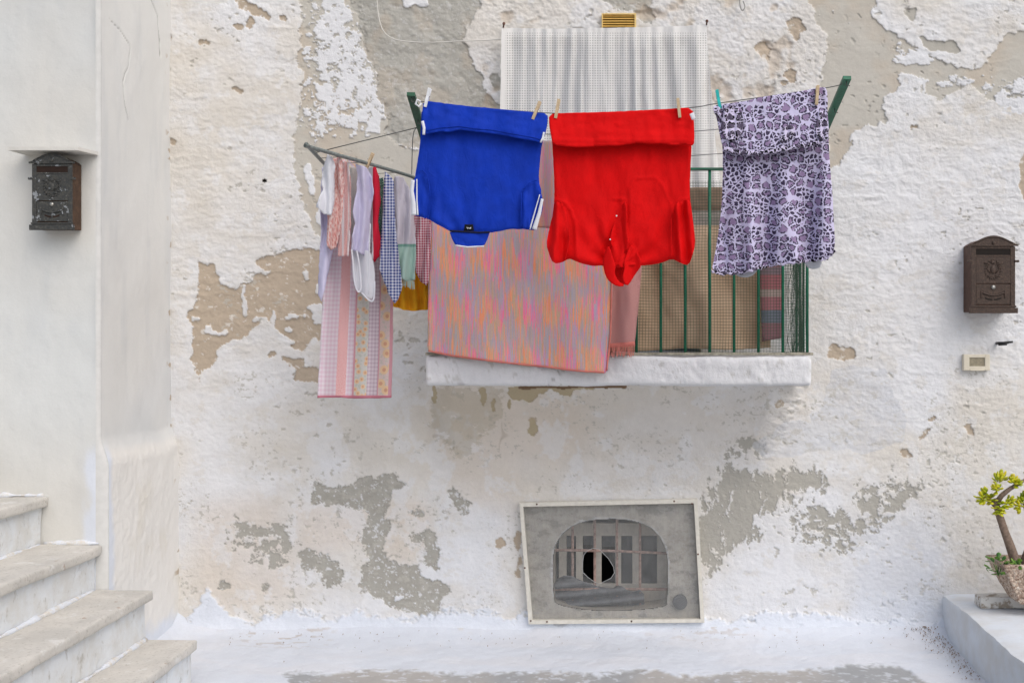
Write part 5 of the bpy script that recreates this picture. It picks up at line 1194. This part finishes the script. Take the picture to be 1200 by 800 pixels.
# ================================================================ fittings on the walls
def xz(px, py, d): w = W(px, py, d); return w[0], w[2]
def mailbox(name, lab, x0, x1, z0, z1, yb, dep, M_, M_side, M_in, M_lock):
    w, h = x1-x0, z1-z0; t_ = thing(name, lab, 'mailbox', ((x0+x1)/2, yb, z0)); yf = yb-dep
    def X(u_): return x0+w*u_
    def Z(v_): return z0+h*v_
    sh = .88
    MB().box(X(.06), X(.94), yf+.006, yb, Z(.02), Z(sh), .003).build('body', M_side, t_)
    roof = [(X(.05), Z(sh))]+[(X(.05+.9*k/12), Z(sh+.10*math.sin(math.pi*k/12)**.8)) for k in range(1, 12)]+[(X(.95), Z(sh))]
    MB().prism(roof, yf+.004, yb-.001).build('roof', M_side, t_)
    # front frame with a slot opening
    m = MB(); y0, y1 = yf, yf+.0055
    m.box(X(.04), X(.14), y0, y1, Z(.06), Z(.86), .0015); m.box(X(.86), X(.96), y0, y1, Z(.06), Z(.86), .0015)
    m.box(X(.14), X(.86), y0+.001, y1-.0005, Z(.83), Z(.875), .001); m.box(X(.14), X(.86), y0, y1, Z(.73), Z(.75), .001)
    m.build('front_frame', M_, t_)
    MB().box(X(.14), X(.86), yf+.003, yf+.0058, Z(.752), Z(.828)).build('slot', M_in, t_)
    ped = [(X(-.02), Z(.865)), (X(1.02), Z(.865)), (X(1.02), Z(.885)), (X(.96), Z(.892)), (X(.88), Z(.91))]+[(X(.86-.72*k/10), Z(.925+.075*math.sin(math.pi*k/10))) for k in range(11)]+[(X(.12), Z(.91)), (X(.04), Z(.892)), (X(-.02), Z(.885))]
    MB().prism(ped, yf-.005, yf+.003).build('pediment', M_, t_)
    m = MB(); m.tube([(X(.09+.82*k/14), yf-.006, Z(.90+.082*math.sin(math.pi*k/14))) for k in range(15)], .0028, 6)
    m.ball((X(.5), yf-.006, Z(.905)), .009, .004, .009)
    m.build('moulding', M_, t_, True)
    MB().box(X(.14), X(.86), yf+.0005, yf+.005, Z(.385), Z(.728), .0015).build('flap', M_, t_)
    # raised crest on the flap
    m = MB(); c = (X(.5), yf+.0005, Z(.56)); R_ = .1*h*1.1
    for k in range(20): a = 2*math.pi*k/20; m.tube([(c[0]+R_*.8*math.cos(a), c[1]-.001, c[2]+R_*.95*math.sin(a)), (c[0]+R_*1.05*math.cos(a+.25), c[1]-.001, c[2]+R_*1.2*math.sin(a+.25))], .002, 5)
    m.ball(c, R_*.36, .005, R_*.5); m.ball((c[0], c[1], c[2]+R_*.85), R_*.3, .005, R_*.22)
    for s in (-1, 1):
        m.tube([(c[0]+s*R_*.3, c[1]-.001, c[2]-R_*.4), (c[0]+s*R_*.75, c[1]-.001, c[2]+R_*.1), (c[0]+s*R_*.45, c[1]-.001, c[2]+R_*.65), (c[0]+s*R_*1.1, c[1]-.001, c[2]+R_*.8)], .0028, 6)
        m.tube([(c[0]+s*R_*.2, c[1]-.001, c[2]-R_*.7), (c[0]+s*R_*.7, c[1]-.001, c[2]-R_*.75)], .0025, 6)
    m.build('crest', M_, t_, True)
    MB().box(X(.145), X(.855), yf+.0012, yf+.005, Z(.115), Z(.375), .0015).build('door', M_, t_); door_ = bpy.context.scene.objects[-1] if False else [o_ for o_ in bpy.data.objects if o_.parent == t_ and o_.name.startswith('door')][0]
    m = MB().tube([(X(.5), yf+.002, Z(.335)), (X(.5), yf-.004, Z(.335))], .0085*w/.2, 12); m.build('lock', M_lock, door_, True)
    m = MB(); pts = [(X(.27+.46*k/12), yf-.001, Z(.265-.035*math.sin(math.pi*k/12))) for k in range(13)]; m.tube(pts, .0035, 6)
    m.box(X(.24), X(.27), yf-.003, yf+.002, Z(.20), Z(.29), .001); m.box(X(.73), X(.76), yf-.003, yf+.002, Z(.20), Z(.29), .001); m.build('name_holder', M_, door_, True)
    m = MB()
    for a, b in ((.33, .48), (.52, .67)):
        q = [(X(a+(b-a)*k/6), Z((.205 if a < .4 else .205)-.022*math.sin(math.pi*((a+(b-a)*k/6)-.33)/.34))) for k in range(7)]; q += [(x, z-.0065) for x, z in q[::-1]]
        m.prism(q, yf+.0003, yf+.0012)
    m.build('finger_slot', M_in, door_)
    m = MB().box(X(-.01), X(1.01), yf-.006, yf+.004, Z(0), Z(.07), .002).box(X(.02), X(.98), yf-.004, yf+.004, Z(.075), Z(.10), .002); m.build('base', M_, t_)
    for s in (0, 1): MB().box(X(-.04+s*.98), X(.06+s*.98), yf-.005, yf+.005, Z(.655), Z(.685), .0015).build('side_lug', M_, t_)
    return t_
def chipped(name, c1, c2, c3, thr):
    g = G(name, .6, .4); o = g.obj(); n1 = g.noise(o, 26, 5, .65); n2 = g.noise(o, 120, 4, .7)
    c = g.mix(g.smooth(n2, .4, .7), c1, c2); c = g.mix(g.smooth(n1, thr, thr+.02), c, c3); c = g.mix(g.smooth(n2, .66, .70, 0, .6), c, c3)
    return g.fin(c, g.bump(n2, .0012))
M_BLK = chipped('chipped_black_paint', srgb(52, 54, 54), srgb(78, 76, 70), srgb(138, 142, 146), .60)
M_BRN = chipped('bronze_brown_paint', srgb(58, 45, 38), srgb(82, 64, 54), srgb(100, 82, 70), .72)
M_SIDEB = m_plain('rusty_mailbox_side', srgb(78, 58, 44), .8, .3, 40, .0008); M_SIDEC = m_plain('brown_mailbox_side', srgb(86, 62, 50), .65, .2, 40, .0006)
M_IN = m_plain('mailbox_slot', (.012, .008, .006), .9); M_LOCK = m_plain('lock_steel', srgb(170, 168, 162), .35, .1, 40, 0, .7)
a, b = xz(37, 270, 4.25), xz(88, 180, 4.25)
mailbox('mailbox', 'chipped black mailbox with an arched top under the small shelf on the left wall', a[0], b[0], a[1], b[1], -.68, .08, M_BLK, M_SIDEB, m_plain('rust_slot', (.022, .010, .006), .9), M_LOCK)
a, b = xz(1136, 367, 4.865), xz(1192, 276, 4.865)
mailbox('mailbox', 'dark brown bronze-coloured mailbox with an arched top on the wall at the right', a[0], b[0], a[1], b[1], -.005, .13, M_BRN, M_SIDEC, M_IN, M_LOCK)
xa_, zb_ = xz(11, 174, 4.21); 
m = MB(); v = [(-2.462, -.79, 2.158), (-2.185, -.79, 2.158), (-2.162, -.675, 2.158), (-2.455, -.66, 2.158)]; v += [(x, y, z-.014) for x, y, z in v]
m.add(v, [(0, 1, 2, 3), (7, 6, 5, 4), (0, 4, 5, 1), (1, 5, 6, 2), (2, 6, 7, 3), (3, 7, 4, 0)])
sf = m.build('shelf', m_plain('white_stone_shelf', srgb(208, 206, 200), .8, .05, 20, .0006), None); tag(sf, 'thin white stone shelf fixed to the left wall above the black mailbox', 'shelf')
# bell panel
bp = thing('doorbell', 'small cream doorbell panel with a clear name window, below the brown mailbox', 'doorbell', W(1144, 434, 4.97))
M_CRP = m_plain('cream_plastic', srgb(212, 204, 186), .45, .05, 30)
x0_, z0_ = xz(1129, 434, 4.975); x1_, z1_ = xz(1160, 415, 4.975); yy = -.028
m = MB(); wx0, wz0 = xz(1136, 429, 4.975); wx1, wz1 = xz(1154, 419, 4.975)
m.box(x0_, wx0, yy, .0, z0_, z1_, .004).box(wx1, x1_, yy, .0, z0_, z1_, .004).box(wx0-.002, wx1+.002, yy+.0005, .0, wz1, z1_-.0005, .003).box(wx0-.002, wx1+.002, yy+.0005, .0, z0_+.0005, wz0, .003)
m.build('housing', M_CRP, bp)
MB().box(wx0, wx1, yy+.006, -.005, wz0, wz1).build('name_window', m_plain('yellowed_window', srgb(150, 142, 122), .2, .2, 40), bp)
MB().box(x0_+.03, x1_-.03, yy-.004, yy+.002, z0_-.001, z0_+.006, .001).build('lip', M_CRP, bp)
m = MB().tube([W(1168, 402, 5.0), W(1171, 402, 4.95), W(1176, 402, 4.94), W(1182, 401, 4.93)], .007, 8).tube([W(1170, 404, 4.95), W(1180, 403.5, 4.94)], .004, 6).tube([W(1181, 401, 4.93), W(1187, 400.5, 4.925)], .005, 8)
tag(m.build('wall_peg', m_plain('black_iron', (.02, .02, .022), .5), None, True), 'short black metal fixing sticking out of the wall below the brown mailbox', 'fixing')
m = MB().tube(curve_pts([W(866, -6, 4.97), W(867, 4, 4.96), W(868.5, 11, 4.95), W(871, 12, 4.94), W(873, 8, 4.94), W(871, 2, 4.95)], 5), .003, 8)
tag(m.build('wall_hook', m_plain('zinc_wire', srgb(150, 150, 146), .5), None, True), 'small zinc wire hook hanging from the wall near the top edge', 'hook')
# vent grille
vg = thing('vent_grille', 'small ochre louvred vent grille above the curtain', 'vent', W(725, 34, 4.98))
M_OCH = m_plain('ochre_enamel', srgb(222, 192, 124), .55, .08, 40); M_OCHD = m_plain('ochre_enamel_slat', srgb(214, 176, 96), .55, .08, 40)
x0_, z0_ = xz(705, 36, 4.985); x1_, z1_ = xz(745.5, 16, 4.985)
m = MB().box(x0_, x0_+.006, -.018, .002, z0_, z1_, .001).box(x1_-.008, x1_, -.018, .002, z0_, z1_, .001).box(x0_+.006, x1_-.008, -.0175, .002, z1_-.006, z1_, .001).box(x0_+.006, x1_-.008, -.0175, .002, z0_, z0_+.005, .001)
m.build('frame', M_OCH, vg); MB().box(x0_+.005, x1_-.006, -.004, .001, z0_+.004, z1_-.005).build('backing', m_plain('vent_dark', srgb(120, 88, 44), .9), vg)
for k in range(6):
    z = z0_+.007+k*.0118; v = [(x0_+.005, -.015, z), (x1_-.007, -.015, z), (x1_-.007, -.006, z+.009), (x0_+.005, -.006, z+.009), (x0_+.005, -.012, z-.001), (x1_-.007, -.012, z-.001)]
    MB().add(v, [(0, 1, 2, 3), (0, 4, 5, 1)]).build('slat', M_OCHD, vg)
# cable
cb = [W(442, -30, 4.975), W(442, 0, 4.975), W(443.5, 18, 4.975), W(448, 34, 4.97), W(456, 43, 4.972), W(470, 48, 4.972), W(500, 50, 4.975), W(540, 48.5, 4.972), W(575, 47, 4.975), W(589, 46, 4.972)]
tag(MB().tube(curve_pts(cb), .0024, 6).build('cable', m_plain('white_cable', srgb(206, 204, 198), .5, .03), None, True), 'thin white cable drooping in a curve across the grey cement patch at the top', 'cable')

# ================================================================ light, sky, camera
world = bpy.data.worlds.new('World'); sc.world = world; world.use_nodes = True; nt = world.node_tree
bg = nt.nodes['Background']; sky = nt.nodes.new('ShaderNodeTexSky'); sky.sky_type = 'NISHITA'; sky.sun_disc = False
SUN_EL, SUN_AZ = 48, 142      # azimuth clockwise from +Y (into the wall); 215 = behind the viewer, to the left
sky.sun_elevation = math.radians(SUN_EL); sky.sun_rotation = math.radians(SUN_AZ); sky.dust_density = 3; sky.ozone_density = .6
hs = nt.nodes.new('ShaderNodeHueSaturation'); hs.inputs['Saturation'].default_value = .66
nt.links.new(sky.outputs[0], hs.inputs['Color']); nt.links.new(hs.outputs[0], bg.inputs[0]); bg.inputs[1].default_value = .15
sl_ = bpy.data.lights.new('Sun', 'SUN'); sl_.energy = .9; sl_.angle = math.radians(60); sl_.color = (1, .96, .90)
so = bpy.data.objects.new('Sun', sl_); COL.objects.link(so)
az, el = math.radians(SUN_AZ), math.radians(SUN_EL)
dirv = Vector((math.sin(az)*math.cos(el), math.cos(az)*math.cos(el), math.sin(el)))
so.rotation_euler = dirv.to_track_quat('Z', 'Y').to_euler(); so.location = dirv*20
cam_ = bpy.data.cameras.new('Camera'); co = bpy.data.objects.new('Camera', cam_); COL.objects.link(co); sc.camera = co
co.location = (0, -D0, EYE); co.rotation_euler = (math.radians(90), 0, 0)
cam_.sensor_width = 36; cam_.lens = 36*F/1200; cam_.shift_x = -(CX-600)/1200; cam_.clip_end = 300; cam_.clip_start = .05
sc.view_settings.view_transform = 'Standard'; sc.view_settings.look = 'None'; sc.view_settings.exposure = EXPO; sc.view_settings.gamma = 1
